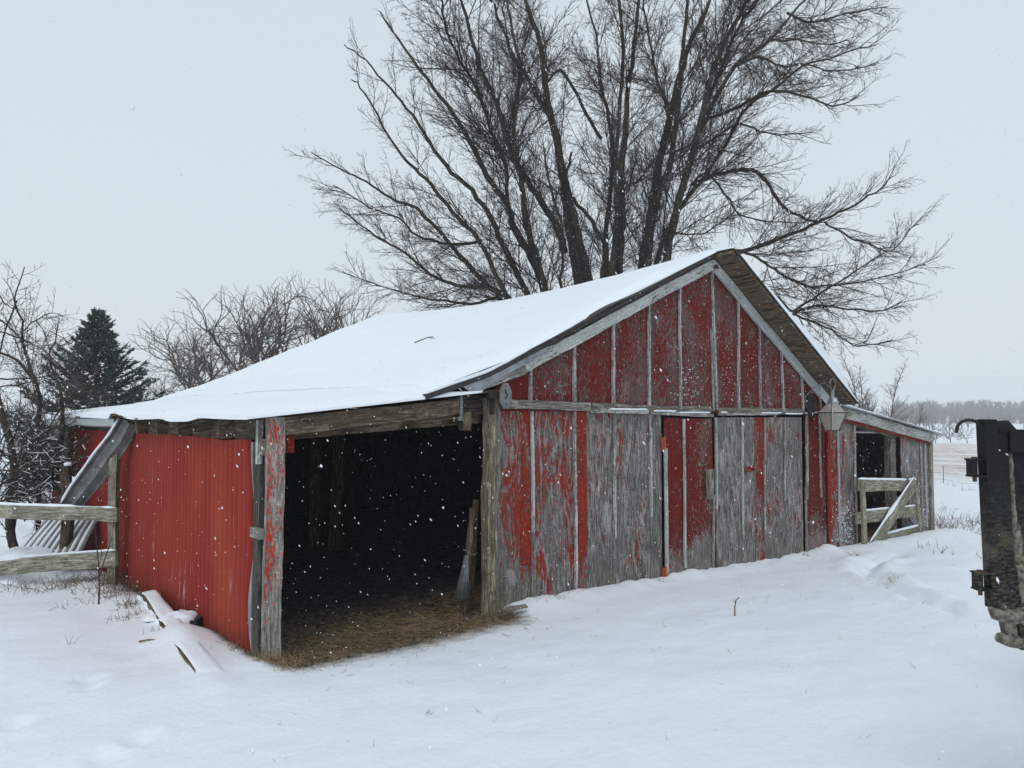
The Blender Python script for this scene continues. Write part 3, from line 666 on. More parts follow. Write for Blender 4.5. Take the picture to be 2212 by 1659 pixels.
# white eaves gutter, far half
mb = MB(); prof = [(-2.46, 1.965), (-2.46, 1.86), (-2.52, 1.85), (-2.575, 1.87), (-2.60, 1.93), (-2.60, 1.965), (-2.585, 1.965), (-2.58, 1.93), (-2.56, 1.885), (-2.52, 1.865), (-2.475, 1.875), (-2.475, 1.965)]
ny2 = 20; vs = []
for j in range(ny2+1):
    y = lerp(4.35, 9.0, j/ny2); dz = .02*math.sin(j/ny2*3.1)+.02*smooth(6, 4.3, y)-.01
    vs += [(px_, y, pz_+dz) for px_, pz_ in prof]
k = len(prof); mb.add(vs, [(j*k+i, j*k+(i+1) % k, (j+1)*k+(i+1) % k, (j+1)*k+i) for j in range(ny2) for i in range(k)]+[tuple(range(k)), tuple(range(ny2*k, ny2*k+k))[::-1]])
gt = mb.build('gutter', M['gutterwhite'], barn)
mb = MB(); pts = [(-2.53, lerp(4.4, 8.95, i/30), 1.962+.02*math.sin(i/30*3.1)+.02*smooth(6, 4.3, lerp(4.4, 8.95, i/30))+.006*vn(i*.8, 1)) for i in range(31)]
mb.tube(pts, [.03+.012*vn(i*.6, 4) for i in range(31)], 7); mb.build('gutter_snow', M['snow'], gt, True)
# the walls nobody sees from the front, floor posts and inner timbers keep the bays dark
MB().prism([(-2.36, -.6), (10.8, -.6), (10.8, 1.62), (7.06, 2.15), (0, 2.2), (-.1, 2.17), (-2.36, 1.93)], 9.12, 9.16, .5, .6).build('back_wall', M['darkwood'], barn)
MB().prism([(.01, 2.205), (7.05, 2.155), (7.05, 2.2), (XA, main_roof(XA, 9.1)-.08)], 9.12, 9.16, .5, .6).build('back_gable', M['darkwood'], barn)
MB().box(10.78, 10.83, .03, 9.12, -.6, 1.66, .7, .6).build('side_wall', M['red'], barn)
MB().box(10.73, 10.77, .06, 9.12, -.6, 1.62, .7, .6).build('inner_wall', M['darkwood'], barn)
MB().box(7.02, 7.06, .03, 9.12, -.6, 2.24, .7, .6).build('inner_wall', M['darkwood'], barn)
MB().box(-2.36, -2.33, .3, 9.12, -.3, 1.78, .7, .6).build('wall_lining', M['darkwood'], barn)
mb = MB(); mb.add([(7.0, 6.15, 2.2), (11.2, 6.15, 1.65), (11.2, 9.15, 1.65), (7.0, 9.15, 2.2)], [(0, 1, 2, 3)]); mb.build('roof_sheet', M['galv'], barn)
for (px, py, w_) in [((680), 1182, .16), (722, 1188, .17)]:
    b0 = on(px, py, 'z', -.02); lean = .10 if px > 700 else .03
    MB().plank((b0[0], b0[1], -.2), (b0[0]+lean, b0[1]+.02, 2.15), w_, .14, tuple(RV), .9, .3).build('inner_post', M['brownwood'], barn)
# ------------------------------------------------------------------ trees
def vadd(a, b, k=1.0): return (a[0]+b[0]*k, a[1]+b[1]*k, a[2]+b[2]*k)
def vnorm(a):
    l = math.sqrt(a[0]*a[0]+a[1]*a[1]+a[2]*a[2]) or 1; return (a[0]/l, a[1]/l, a[2]/l)
def cross(a, b): return (a[1]*b[2]-a[2]*b[1], a[2]*b[0]-a[0]*b[2], a[0]*b[1]-a[1]*b[0])
class Branches:
    """collects tapered branch polylines; builds them as one mesh of thin tubes"""
    def __init__(s): s.t = []
    def add(s, pts, r0, r1): s.t.append((pts, r0, r1))
    def build(s, name, mat, parent, sides=3):
        V = []; Fc = []
        for pts, r0, r1 in s.t:
            n = len(pts); a = None; b0 = len(V)
            for i in range(n):
                p = pts[i]; T = vnorm(tuple(pts[min(n-1, i+1)][k]-pts[max(0, i-1)][k] for k in range(3)))
                if a is None: a = vnorm(cross(T, (.3, .5, .81) if abs(T[2]) < .9 else (1, 0, 0)))
                else:
                    d = a[0]*T[0]+a[1]*T[1]+a[2]*T[2]; a = vnorm((a[0]-T[0]*d, a[1]-T[1]*d, a[2]-T[2]*d))
                b = cross(T, a); r = r0+(r1-r0)*i/(n-1)
                for k in range(sides):
                    q = 2*math.pi*k/sides; c, e = math.cos(q)*r, math.sin(q)*r
                    V.append((p[0]+a[0]*c+b[0]*e, p[1]+a[1]*c+b[1]*e, p[2]+a[2]*c+b[2]*e))
            for i in range(n-1):
                for k in range(sides):
                    Fc.append((b0+i*sides+k, b0+i*sides+(k+1) % sides, b0+(i+1)*sides+(k+1) % sides, b0+(i+1)*sides+k))
        return raw(name, V, Fc, mat, parent, smooth_=True)
def rdir(r_): 
    return vnorm((r_.gauss(0, 1), r_.gauss(0, 1), r_.gauss(0, 1)))
def spawn(d, ang, r_):
    q = rdir(r_); dt = q[0]*d[0]+q[1]*d[1]+q[2]*d[2]; q = vnorm((q[0]-d[0]*dt, q[1]-d[1]*dt, q[2]-d[2]*dt))
    return vnorm(tuple(d[k]*math.cos(ang)+q[k]*math.sin(ang) for k in range(3)))
def wander(p, d, L, n, r_, wig, up):
    pts = [p]; st = L/n
    for i in range(n):
        q = rdir(r_); d = vnorm((d[0]+q[0]*wig, d[1]+q[1]*wig, d[2]+q[2]*wig+up)); p = vadd(p, d, st); pts.append(p)
    return pts
def twigs(B, pts, level, cfg, r_, L):
    """side shoots along a polyline, level counts down"""
    if level <= 0: return
    step, lf, ang, wig, up, rad, lmin, lmax = cfg[level]
    # total length and positions
    seg = [math.dist(pts[i], pts[i+1]) for i in range(len(pts)-1)]; tot = sum(seg)
    s0 = step*r_.uniform(.3, 1.1)
    if level == max(q for q in cfg if q != 'bare'): s0 += tot*cfg['bare']
    acc = 0; i = 0
    while s0 < tot*.98:
        while i < len(seg)-1 and acc+seg[i] < s0: acc += seg[i]; i += 1
        t = (s0-acc)/max(1e-6, seg[i]); p = tuple(pts[i][k]+(pts[i+1][k]-pts[i][k])*t for k in range(3))
        d = vnorm(tuple(pts[i+1][k]-pts[i][k] for k in range(3)))
        ln = min(lmax, max(lmin, (tot-s0)*lf*r_.uniform(.6, 1.3)+lmin*.5))
        ch = wander(p, spawn(d, r_.uniform(ang*.6, ang*1.3), r_), ln, 5 if level > 2 else (4 if level > 1 else 2), r_, wig, up)
        B.add(ch, rad*min(1.6, .5+ln/lmax), rad*.35 if level > 1 else rad*.5)
        twigs(B, ch, level-1, cfg, r_, ln)
        s0 += step*r_.uniform(.6, 1.4)

# the great multi-stemmed tree behind the barn: its main limbs, then shoots on every limb
T1 = lambda a: (619.4+.4*a[0], .4*a[1]); T2 = lambda a: (1327.2+.48*a[0], .48*a[1])
L1 = [([(1590,1560),(1540,1300),(1500,1050),(1480,850),(1430,650),(1400,450),(1370,250),(1290,0)],19,6),
 ([(1640,1560),(1570,1250),(1530,1100),(1500,1000)],13,9),
 ([(1500,1350),(1470,1250),(1370,1080),(1280,950),(1200,780),(1150,600),(1060,400),(1000,200),(940,0)],11,4),
 ([(1400,1590),(1330,1400),(1230,1230),(1190,1100),(1080,950),(1010,800),(900,620),(760,430),(650,280),(560,150),(500,60)],14,1.5),
 ([(1400,1590),(1340,1350),(1290,1200),(1270,1000),(1230,800),(1230,600),(1260,400),(1180,200),(1100,0)],11,4),
 ([(1310,1605),(1200,1400),(1100,1180),(1000,1030),(860,900),(780,780),(680,620),(560,480),(430,330),(310,240)],10,1.2),
 ([(1200,1640),(1140,1500),(1040,1300),(900,1150),(780,1000),(660,880),(560,750),(420,500),(350,430)],9,1.2),
 ([(1220,1640),(1100,1555),(1030,1490),(940,1380),(870,1300),(700,1130),(560,1070),(430,980),(300,920),(130,820)],10,1.2),
 ([(1080,1550),(920,1540),(780,1480),(640,1370),(480,1270),(380,1200),(260,1100)],6,1.2),
 ([(1190,1636),(1000,1640),(860,1630),(700,1600),(560,1560),(330,1480)],6,1.2),
 ([(1040,1300),(880,1320),(700,1270),(600,1180),(450,1120),(250,1000)],4.5,1.2),
 ([(1485,1570),(1490,1400),(1480,1200),(1420,1000),(1390,800)],5,2.5),
 ([(1700,1520),(1720,1350),(1650,1200),(1550,1080),(1510,950),(1540,820)],8,3),
 ([(1720,1400),(1740,1100),(1760,900),(1740,650),(1690,450),(1680,250),(1620,0)],9,5),
 ([(1190,1100),(1180,900),(1100,700),(1040,500),(940,330),(860,150),(840,0)],6,2),
 ([(1430,650),(1300,420),(1230,230),(1190,0)],7,3),
 ([(1400,450),(1480,380),(1560,500),(1620,620),(1700,750)],4,5)]
L2 = [([(20,1230),(35,1000),(30,800),(50,600),(60,400),(90,200),(110,0)],15,6),
 ([(-10,1240),(10,1000),(5,800),(20,500),(40,250),(20,0)],9,5),
 ([(125,1210),(170,950),(210,700),(270,450),(320,250),(380,120),(430,0)],16,4),
 ([(150,1200),(190,900),(260,700),(290,400),(310,200),(330,0)],12,4),
 ([(235,1170),(290,900),(350,700),(400,500),(450,300),(520,150),(600,0)],13,4),
 ([(270,1000),(340,720),(430,500),(540,300),(700,180),(800,60),(860,0)],9,3),
 ([(190,1180),(290,950),(400,800),(500,650),(600,480),(720,400),(850,300),(1000,250),(1180,200)],8,1.2),
 ([(350,830),(440,790),(550,765),(640,770),(700,840),(760,930),(850,980),(930,1000)],6.5,3),
 ([(560,1140),(700,1090),(830,1040),(940,990),(1080,920),(1200,850),(1240,800)],6,1.2),
 ([(940,1000),(1060,1070),(1150,1100),(1250,1130),(1330,1030),(1370,1010)],3,1),
 ([(520,1120),(620,1150),(700,1200),(780,1250),(880,1290),(1000,1280),(1200,1250),(1400,1190)],4.5,1.2),
 ([(600,1240),(740,1340),(800,1400),(930,1320),(1080,1220),(1230,1130)],5.5,1.2),
 ([(800,1420),(900,1380),(1050,1390),(1200,1400),(1300,1350)],4,1.2),
 ([(800,1410),(900,1450),(1000,1500),(1100,1560),(1250,1530)],3.5,1.2),
 ([(540,300),(640,260),(760,300),(850,290),(1000,320),(1180,290)],4.5,1.2),
 ([(420,540),(560,480),(700,410),(860,430),(980,480),(1100,430)],5,1.2),
 ([(330,700),(450,620),(560,560),(700,600),(850,600)],4,1.2),
 ([(700,180),(830,180),(950,200),(1060,180)],3.5,1.2),
 ([(780,60),(900,100),(1050,60),(1230,30)],4,1.2),
 ([(50,850),(120,800),(180,720),(330,660),(420,640)],4,1.5),
 ([(240,480),(190,350),(160,200),(130,0)],5,3),
 ([(350,830),(420,780),(520,900),(560,960),(700,1000),(860,1000)],4,1.2),
 ([(400,500),(470,330),(560,120),(640,0)],5,2.5),
 ([(280,1050),(400,1050),(480,1000),(560,960)],2.5,1)]
TD = 24.0; RT = random.Random(11)
def big_tree():
    t = thing('bare_tree', 'huge bare many-stemmed tree spreading its crown over the barn ridge', 'tree', tuple(at(1350, 1041, TD)*np.array([1, 1, 0])))
    Tr = Branches(); Cr = Branches()
    cfg = {4: (.30, .34, .60, .15, .035, .015, 1.0, 3.1), 3: (.19, .45, .62, .20, .03, .0075, .34, 1.4), 2: (.145, .5, .65, .22, .02, .0052, .15, .55), 1: (.12, .45, .7, .2, .01, .0042, .08, .24), 'bare': .03}
    allL = [([T1(p) for p in L], a*.76, b*.85) for L, a, b in L1]+[([T2(p) for p in L], a*.76, b*.85) for L, a, b in L2]
    # same depth where limbs fork off: a limb's depth offset grows with its height
    for k, (L, ra, rb) in enumerate(allL):
        base_y = L[0][1]; dd = RT.uniform(-3.6, 3.6)
        root = base_y > 540 and 1090 < L[0][0] < 1470
        if root:
            bx = 1350+(L[0][0]-1350)*.42; mid = ((bx+L[0][0]*1.3)/2.3, 800); L = [(bx, 1052), mid]+L
        n = len(L); pts3 = []
        for i, (px, py) in enumerate(L):
            hgt = (1041-py)/1041; d = TD+dd*hgt*1.5*(i/(n-1))**.7
            pts3.append(tuple(at(px, py, d)))
        # resample smooth (Catmull-Rom) with slight kinks
        sm = []
        for i in range(n-1):
            p0 = pts3[max(0, i-1)]; p1 = pts3[i]; p2 = pts3[i+1]; p3 = pts3[min(n-1, i+2)]
            for q in range(4):
                u = q/4; sm.append(tuple(.5*((2*p1[c])+(-p0[c]+p2[c])*u+(2*p0[c]-5*p1[c]+4*p2[c]-p3[c])*u*u+(-p0[c]+3*p1[c]-3*p2[c]+p3[c])*u**3)+RT.gauss(0, .018) for c in range(3)))
        sm.append(pts3[-1])
        s_ = TD/F; r0, r1 = ra*s_*(1.05 if root else 1), rb*s_
        up = [p for p in sm]
        if py <= 2:      # stems that leave the frame go on rising for a few metres
            d = vnorm(tuple(sm[-1][c]-sm[-5][c] for c in range(3))); ext = wander(sm[-1], d, 3.8, 7, RT, .10, .02); up = sm+ext[1:]; r1 *= .35
        Tr.add(up, r0, max(.006, r1))
        cut = up[6:] if root else up
        cg = dict(cfg); kf = 2.0 if ra >= 6.5 else (1.25 if ra > 5 else .72); a4 = list(cg[4]); a4[0] *= kf; a4[7] *= (1.0 if kf > 1 else 1.0); cg[4] = tuple(a4)
        twigs(Cr, cut, 4, cg, RT, 0)
    Tr.build('trunk', M['bark'], t, 7); Cr.build('crown', M['twig'], t, 3)
    return len(Cr.t)
print('big tree twigs', big_tree())

def proc_tree(name, label, cat, base, height, seed, lean=(0, 0), spread=.55, r0=.16, gnarl=.20, group=None, levels=3, mt='barkgrey', mc='barkgrey', fork=.3, dens=1.0, trunk_sides=6, rt=1.0):
    """open crowned bare tree: forking trunk, kinked limbs, twigs"""
    r_ = random.Random(seed); t = thing(name, label, cat, tuple(base), group); Tr = Branches(); Cr = Branches()
    cfg = {3: (height*.055/dens, .34, .75, gnarl, .03, .020*rt*height/8, height*.05, height*.24), 2: (height*.032/dens, .42, .75, gnarl, .02, .010*rt*height/8, height*.03, height*.10), 1: (height*.022/dens, .4, .75, gnarl, .01, .0065*rt*height/8, height*.018, height*.05), 'bare': .12}
    th = height*fork; tr = wander(tuple(base), vnorm((lean[0], lean[1], 1)), th, 5, r_, gnarl*.4, .02); Tr.add([vadd(tr[0], (0, 0, -1), .3)]+tr, r0*1.15, r0*.75)
    d = vnorm(tuple(tr[-1][k]-tr[-2][k] for k in range(3))); nl = r_.randint(4, 6)
    for k in range(nl):
        dd = spawn(d, r_.uniform(.25, spread*1.5), r_); p = tr[-1] if k < 3 else tr[-2]
        L = (height-th)*r_.uniform(.7, 1.05); lim = wander(p, dd, L, 9, r_, gnarl, .07); Tr.add(lim, r0*.55, .012*height/8)
        twigs(Cr, lim, levels, cfg, r_, L)
    Tr.build('trunk', M[mt], t, trunk_sides); Cr.build('crown', M[mc], t, 3); return t
def gz(x, y): return g(float(x), float(y))
def base_at(px, d):
    p = at(px, 900, d); return (p[0], p[1], gz(p[0], p[1])-.05)
def fork_tree(name, label, cat, base, height, seed, lean=(0, 0), r0=.16, group=None, mt='barkgrey', depth=5, crown=.42):
    """gnarled, many times forking bare tree with a rounded crown of fine twigs"""
    r_ = random.Random(seed); t = thing(name, label, cat, tuple(base), group); Tr = Branches(); Cr = Branches()
    def grow(p, d, L, r, lv):
        n = 5 if lv > 2 else 3; pts = wander(p, d, L, n, r_, .27, .05 if lv > 2 else .03); r1 = r*.72
        (Tr if lv >= depth-1 else Cr).add(pts, r, r1)
        if lv <= 0: return
        dd = vnorm(tuple(pts[-1][k]-pts[-2][k] for k in range(3)))
        for k in range(3 if (lv > 3 and r_.random() < .6) else 2): grow(pts[-1], spawn(dd, r_.uniform(.25, .8), r_), L*r_.uniform(.64, .86), r1*.86, lv-1)
        for i in range(1, n):
            if r_.random() < (.50 if lv > 1 else .6):
                s = max(0, lv-2) if lv > 3 else max(0, lv-1); grow(pts[i], spawn(dd, r_.uniform(.6, 1.25), r_), L*r_.uniform(.40, .62), max(.006, r*.42), s)
    trunk = wander(tuple(base), vnorm((lean[0], lean[1], 1)), height*.26, 5, r_, .08, .02); Tr.add([vadd(trunk[0], (0, 0, -1), .3)]+trunk, r0*1.2, r0*.85)
    d = vnorm(tuple(trunk[-1][k]-trunk[-2][k] for k in range(3)))
    for k in range(3): grow(trunk[-1], spawn(d, r_.uniform(.25, .75), r_), height*.26*r_.uniform(.85, 1.1), r0*.72, depth)
    top_ = max(p[2] for B_ in (Tr, Cr) for q in B_.t for p in q[0]); k_ = height/(top_-base[2])
    for B_ in (Tr, Cr): B_.t = [([tuple(base[c]+(p[c]-base[c])*k_*(1.12 if c < 2 else 1) for c in range(3)) for p in q], a_, b_) for q, a_, b_ in B_.t]
    Tr.build('trunk', M[mt], t, 6); Cr.build('crown', M[mt], t, 3); return t
BGT = [(335, 48, 738, 3, (-.05, 0), .13, 'small pale bare tree nearest the spruce, low behind the roof corner'),
       (412, 47, 722, 51, (-.1, 0), .15, 'low spreading bare tree, second to the right of the spruce'),
       (485, 46, 676, 14, (.02, 0), .16, 'bare tree with a straight trunk at the foot of the far roof slope'),
       (572, 42, 596, 9, (-.05, .0), .20, 'broad gnarled bare tree over the lower part of the far roof slope'),
       (632, 41, 588, 12, (-.10, .0), .22, 'arching bare tree with a thick curved limb half way up the far roof slope'),
       (697, 43, 585, 21, (.0, 0), .18, 'upright bare tree near the upper end of the far roof slope'),
       (757, 43, 632, 33, (.04, 0), .16, 'forked bare tree at the far top corner of the snowy roof')]
BGT = [(a, b, float(at(a, c, b)[2]-base_at(a, b)[2]), *r) for a, b, c, *r in BGT]
for ox, d, h, sd, lean, r0, lab in BGT: fork_tree('bare_tree', lab, 'tree', base_at(ox, d), h, sd, lean, r0, 'bare trees behind the barn roof')
# low brush seen through the big tree and beside the lean-to
proc_tree('bare_bush', 'low dark bare bush behind the roof under the big tree', 'bush', base_at(990, 38), 8.1, 52, (0, 0), .9, .10, .22, fork=.15, dens=1.1)
proc_tree('young_tree', 'slender bare young tree rising behind the right lean-to roof', 'tree', base_at(1888, 27), 4.75, 61, (.03, 0), .38, .045, .12, fork=.22, mt='barkred', mc='barkgrey', dens=2.0, rt=.8)
proc_tree('bare_bush', 'low bare bush between the barn eave and the young tree', 'bush', base_at(1858, 30), 3.3, 64, (0, 0), .8, .03, .2, fork=.1, mt='barkred', mc='barkgrey', dens=1.8, rt=.8)
proc_tree('bare_bush', 'low bare bush right of the young tree behind the lean-to', 'bush', base_at(1925, 30), 3.2, 67, (.1, 0), .8, .03, .2, fork=.1, mt='barkred', mc='barkgrey', dens=1.8, rt=.8)

# spruce
def spruce(px, d, top_py, seed):
    r_ = random.Random(seed); b = base_at(px, d); top = at(px+2, top_py, d)[2]; H = top-b[2]
    t = thing('spruce_tree', 'dark conical spruce with snow on its branches behind the far end of the barn', 'tree', b)
    Tr = Branches(); Tr.add([(b[0], b[1], b[2]+H*k/8) for k in range(9)], .17, .012); Tr.build('trunk', M['sprucebark'], t, 8)
    V = []; Fc = []; SV = []; SF = []; Br = Branches()
    def blade(p, dr, L, w, side, VV, FF):
        b0 = len(VV); q = vadd(p, dr, L); m = vadd(p, dr, L*.45)
        VV += [p, vadd(m, side, w), q, vadd(m, side, -w)]; FF.append((b0, b0+1, b0+2, b0+3))
    nb = 230
    for k in range(nb):
        u = (k/nb)**.85; z = lerp(.3, H*.985, u); a = k*2.39996+r_.uniform(-.3, .3)
        rad = 3.0*(1-u)**.98*r_.uniform(.50, 1.22)+.10
        if u < .62 and r_.random() < .18: rad *= 1.22
        el = lerp(-.05, .75, u**1.3)+r_.uniform(-.1, .1)
        d0 = (math.cos(a)*math.cos(el), math.sin(a)*math.cos(el), math.sin(el)*.6)
        pts = []; n = 7
        for i in range(n+1):
            s = i/n; pts.append((b[0]+d0[0]*rad*s, b[1]+d0[1]*rad*s, b[2]+z+d0[2]*rad*s-.16*rad*s*(1-s)*2+.14*rad*s**3))
        Br.add(pts, .018*(1-u)+.006, .004)
        ns = int(9+rad*26)
        for j in range(ns):
            s = r_.uniform(.12, 1.0)**.7; i = min(n-1, int(s*n)); f = s*n-i
            p = tuple(pts[i][c]+(pts[i+1][c]-pts[i][c])*f for c in range(3))
            ax = vnorm(tuple(pts[i+1][c]-pts[i][c] for c in range(3))); side = vnorm(cross(ax, (0, 0, 1))); sg = r_.choice((-1, 1))
            q = vnorm((ax[0]*.75+side[0]*sg*r_.uniform(.2, .95), ax[1]*.75+side[1]*sg*r_.uniform(.2, .95), ax[2]*.7+r_.uniform(-.35, .35)))
            L = r_.uniform(.16, .36)*(.55+.45*min(1, rad))
            for m_ in range(5):     # needle spray: several narrow blades round the shoot
                q2 = vnorm((q[0]+r_.gauss(0, .32), q[1]+r_.gauss(0, .32), q[2]+r_.gauss(0, .3)))
                s2 = vnorm(cross(q2, rdir(r_))); o = vadd(p, q, L*r_.uniform(0, .55)); blade(o, q2, L*r_.uniform(.35, .6), .017, s2, V, Fc)
            blade(p, q, L, .02, vnorm(cross(q, rdir(r_))), V, Fc)
            if r_.random() < .5:
                o = (p[0], p[1], p[2]+.02); blade(vadd(o, q, L*.2), q, L*.6, .018, vnorm(cross(q, (0, 0, 1))), SV, SF)
    Br.build('branches', M['sprucebark'], t, 3); raw('crown', V, Fc, M['needles'], t); raw('snow_dusting', SV, SF, M['snow'], t)
spruce(207, 26, 668, 5)

# vine-tangled thorny tree at the far left
ZV = lambda a: (a[0]*.192, 566+a[1]*.192)
def thorn_tree():
    r_ = random.Random(77); d0 = 11.6
    b = at(60, 1200, d0); t = thing('thorn_tree', 'tangled leafless thorn tree with arching shoots at the left edge', 'tree', (b[0], b[1], gz(b[0], b[1])))
    Tr = Branches(); Cr = Branches()
    cfg = {3: (.13, .40, .75, .12, .03, .0055, .4, 1.5), 2: (.115, .42, .85, .13, .02, .0044, .12, .5), 1: (.11, .3, .9, .12, 0, .0034, .04, .14), 'bare': .08}
    paths = [([(82,1210),(84,1000),(84,883),(83,844),(71,816),(63,787),(52,750),(48,727),(49,691),(33,664),(36,629),(53,576)], 7, 1.0, 0),
     ([(71,816),(35,777),(4,764),(-30,750)], 5, 2, .3), ([(36,650),(20,690),(8,730),(-8,790)], 3, 1.5, .2),
     ([(40,1210),(20,1130),(30,1000),(0,880),(-20,800)], 13, 6, -.3), ([(20,1180),(40,1080),(70,1010),(100,985),(135,940),(134,883),(132,854),(125,829),(113,800),(110,777),(109,758),(123,729),(125,700)], 7, .9, -.2),
     ([(52,714),(77,692),(110,676),(134,683)], 1.6, .7, .1), ([(77,692),(100,725),(108,768),(120,800)], 1.5, .8, .2),
     ([(0,716),(46,731),(75,745),(108,768),(130,790),(152,804),(150,830),(130,850)], 2, .8, .3),
     ([(0,690),(30,716),(47,740),(60,790),(75,830),(95,870)], 2.2, .9, .4), ([(107,716),(135,730),(160,760),(172,780)], 1.2, .7, .3),
     ([(0,640),(15,660),(33,664),(20,620),(6,600)], 1.6, .7, 0), ([(0,820),(50,818),(71,816),(100,812),(120,806)], 2.4, .9, .2),
     ([(0,835),(40,832),(70,822)], 2, 1, .1), ([(134,880),(160,860),(190,830),(212,800),(218,785)], 2.2, .8, .2), ([(132,870),(170,850),(196,838)], 2, .8, .3),
     ([(60,1100),(80,1030),(120,985),(150,965),(175,955),(188,985),(190,1010),(180,1035),(160,1040)], 2.2, .8, -.4),
     ([(0,1050),(40,1030),(90,1040),(140,1045),(160,1042)], 2.6, .9, -.4), ([(0,1015),(50,1020),(100,1035),(150,1050),(165,1044)], 2, .8, -.5),
     ([(20,1100),(50,1075),(90,1088),(128,1075),(140,1040)], 2.2, .9, -.4), ([(0,975),(40,1000),(80,1050),(120,1090)], 2.5, 1, -.2),
     ([(0,1085),(30,1070),(70,1060),(110,1030)], 3.5, 1.2, -.3), ([(10,1010),(60,960),(100,930),(130,880),(150,850)], 2.4, .9, .0), ([(-20,900),(20,890),(60,930),(90,1000)], 2.6, 1, .1)]
    for _ in range(30):
        x0, y0 = r_.uniform(-40, 70), r_.uniform(960, 1130); dx = r_.uniform(40, 120); up_ = r_.uniform(20, 80)
        paths.append(([(x0, y0), (x0+dx*.35, y0-up_), (x0+dx*.75, y0-up_*r_.uniform(.6, 1.1)), (x0+dx, y0-up_*r_.uniform(-.2, .6))], r_.uniform(1.4, 2.6), .7, r_.uniform(-.4, .5)))
    for L, a, b2, off in paths:
        pts3 = [tuple(at(px, py, d0+off+.5*vn(i*.7, a*3, px*.01))) for i, (px, py) in enumerate(L)]; n = len(pts3); sm = []
        for i in range(n-1):
            p0 = pts3[max(0, i-1)]; p1 = pts3[i]; p2 = pts3[i+1]; p3 = pts3[min(n-1, i+2)]
            for q in range(3):
                u = q/3; sm.append(tuple(.5*((2*p1[c])+(-p0[c]+p2[c])*u+(2*p0[c]-5*p1[c]+4*p2[c]-p3[c])*u*u+(-p0[c]+3*p1[c]-3*p2[c]+p3[c])*u**3)+r_.gauss(0, .006) for c in range(3)))
        sm.append(pts3[-1]); Tr.add(sm, a*.8*d0/F, b2*d0/F); twigs(Cr, sm, 3, cfg, r_, 0)
    Tr.build('trunk', M['bark'], t, 6); Cr.build('crown', M['barkgrey'], t, 3)
    # snow lying along the lower shoots
    S_ = Branches()
    for pts, r0, r1 in Tr.t[15:]:
        for i in range(len(pts)-1):
            d = vnorm(tuple(pts[i+1][c]-pts[i][c] for c in range(3)))
            if abs(d[2]) < .62 and r_.random() < .5: S_.add([vadd(pts[i], (0, 0, 1), .012), vadd(pts[i+1], (0, 0, 1), .010)], .009, .008)
    for pts, r0, r1 in Cr.t:
        if pts[0][2] < 1.9 and len(pts) > 3 and r_.random() < .22:
            for i in range(len(pts)-1):
                d = vnorm(tuple(pts[i+1][c]-pts[i][c] for c in range(3)))
                if abs(d[2]) < .5: S_.add([vadd(pts[i], (0, 0, 1), .004), vadd(pts[i+1], (0, 0, 1), .004)], .0045, .004)
    S_.build('snow_on_shoots', M['snow'], t, 5)['kind'] = 'stuff'
thorn_tree()

# far hedgerow trees, one by one, and the wood on the rise behind them
hproto = []
for k, (px, d, h, sd) in enumerate([(2020, 205, 7.5, 81), (2052, 215, 8.4, 82), (2088, 210, 11.0, 83)]):
    t = proc_tree('hedgerow_tree', '', 'tree', base_at(px, d), h, sd, (0, 0), .9, .14, .2, 'bare trees along the far field edge', dens=.8, fork=.12, trunk_sides=4, rt=3.2)
    hproto.append(t)
HL = ['pale bare tree at the far field edge, just right of the lean-to roof tip', 'low bare tree at the far field edge, second from the lean-to', 'tallest bare tree on the far field edge, in front of the snowy rise',
      'bare tree at the far field edge left of the hook on the black trailer gate', 'small bare tree at the far field edge closest to the black trailer gate',
      'reddish bare tree right of the trailer gate post top', 'faint bare tree far right beyond the trailer gate']
for t, l in zip(hproto, HL): t['label'] = l
for k, (px, d, sc_, rot, pi_) in enumerate([(2108, 212, .8, 1.2, 0), (2122, 208, .75, 2.3, 1), (2200, 190, 1.15, .7, 1), (2240, 200, 1.2, 2.9, 2)]):
    src = hproto[pi_]; c = src.copy(); COL.objects.link(c); c['label'] = HL[3+k]; bb = base_at(px, d); c.location = bb; c.scale = (sc_,)*3; c.rotation_euler = (0, 0, rot)
    for ch in src.children:
        q = ch.copy(); COL.objects.link(q); q.parent = c
def wood():
    r_ = random.Random(5); B = Branches(); var = []
    for v in range(8):
        b = Branches(); H = 1.0
        tr = wander((0, 0, 0), (0, 0, 1), .42, 3, r_, .06, 0); b.add(tr, .022, .014)
        for k in range(7):
            lim = wander(tr[r_.randint(1, 3)], spawn((0, 0, 1), r_.uniform(.15, .8), r_), r_.uniform(.35, .6), 3, r_, .15, .05); b.add(lim, .010, .004)
            for m in range(9):
                p = lim[r_.randint(1, 3)]; b.add([p, vadd(p, spawn((0, 0, 1), r_.uniform(.1, 1.0), r_), r_.uniform(.12, .25))], .006, .004)
        var.append(b.t)
    for k in range(900):
        px = r_.uniform(1930, 2620) if k < 620 else r_.uniform(-700, 1930); dist = r_.uniform(400, 520) if k % 4 else r_.uniform(290, 330)
        if k % 4 == 0 and (1990 < px < 2300 and r_.random() < .8): continue
        p = at(px, 900, dist); x, y = float(p[0]), float(p[1]); z = g(x, y); h = r_.uniform(7.5, 12)*(dist/430 if dist > 350 else .6)
        c_, s_ = math.cos(k), math.sin(k)
        for pts, r0, r1 in var[k % 8]:
            B.add([(x+(q[0]*c_-q[1]*s_)*h, y+(q[0]*s_+q[1]*c_)*h, z+q[2]*h) for q in pts], r0*h*1.9, r1*h*1.9)
    tag(B.build('distant_wood', M['barkgrey'], None, 3), 'hazy grey leafless wood on the rise beyond the field', 'wood', kind='stuff')
wood()
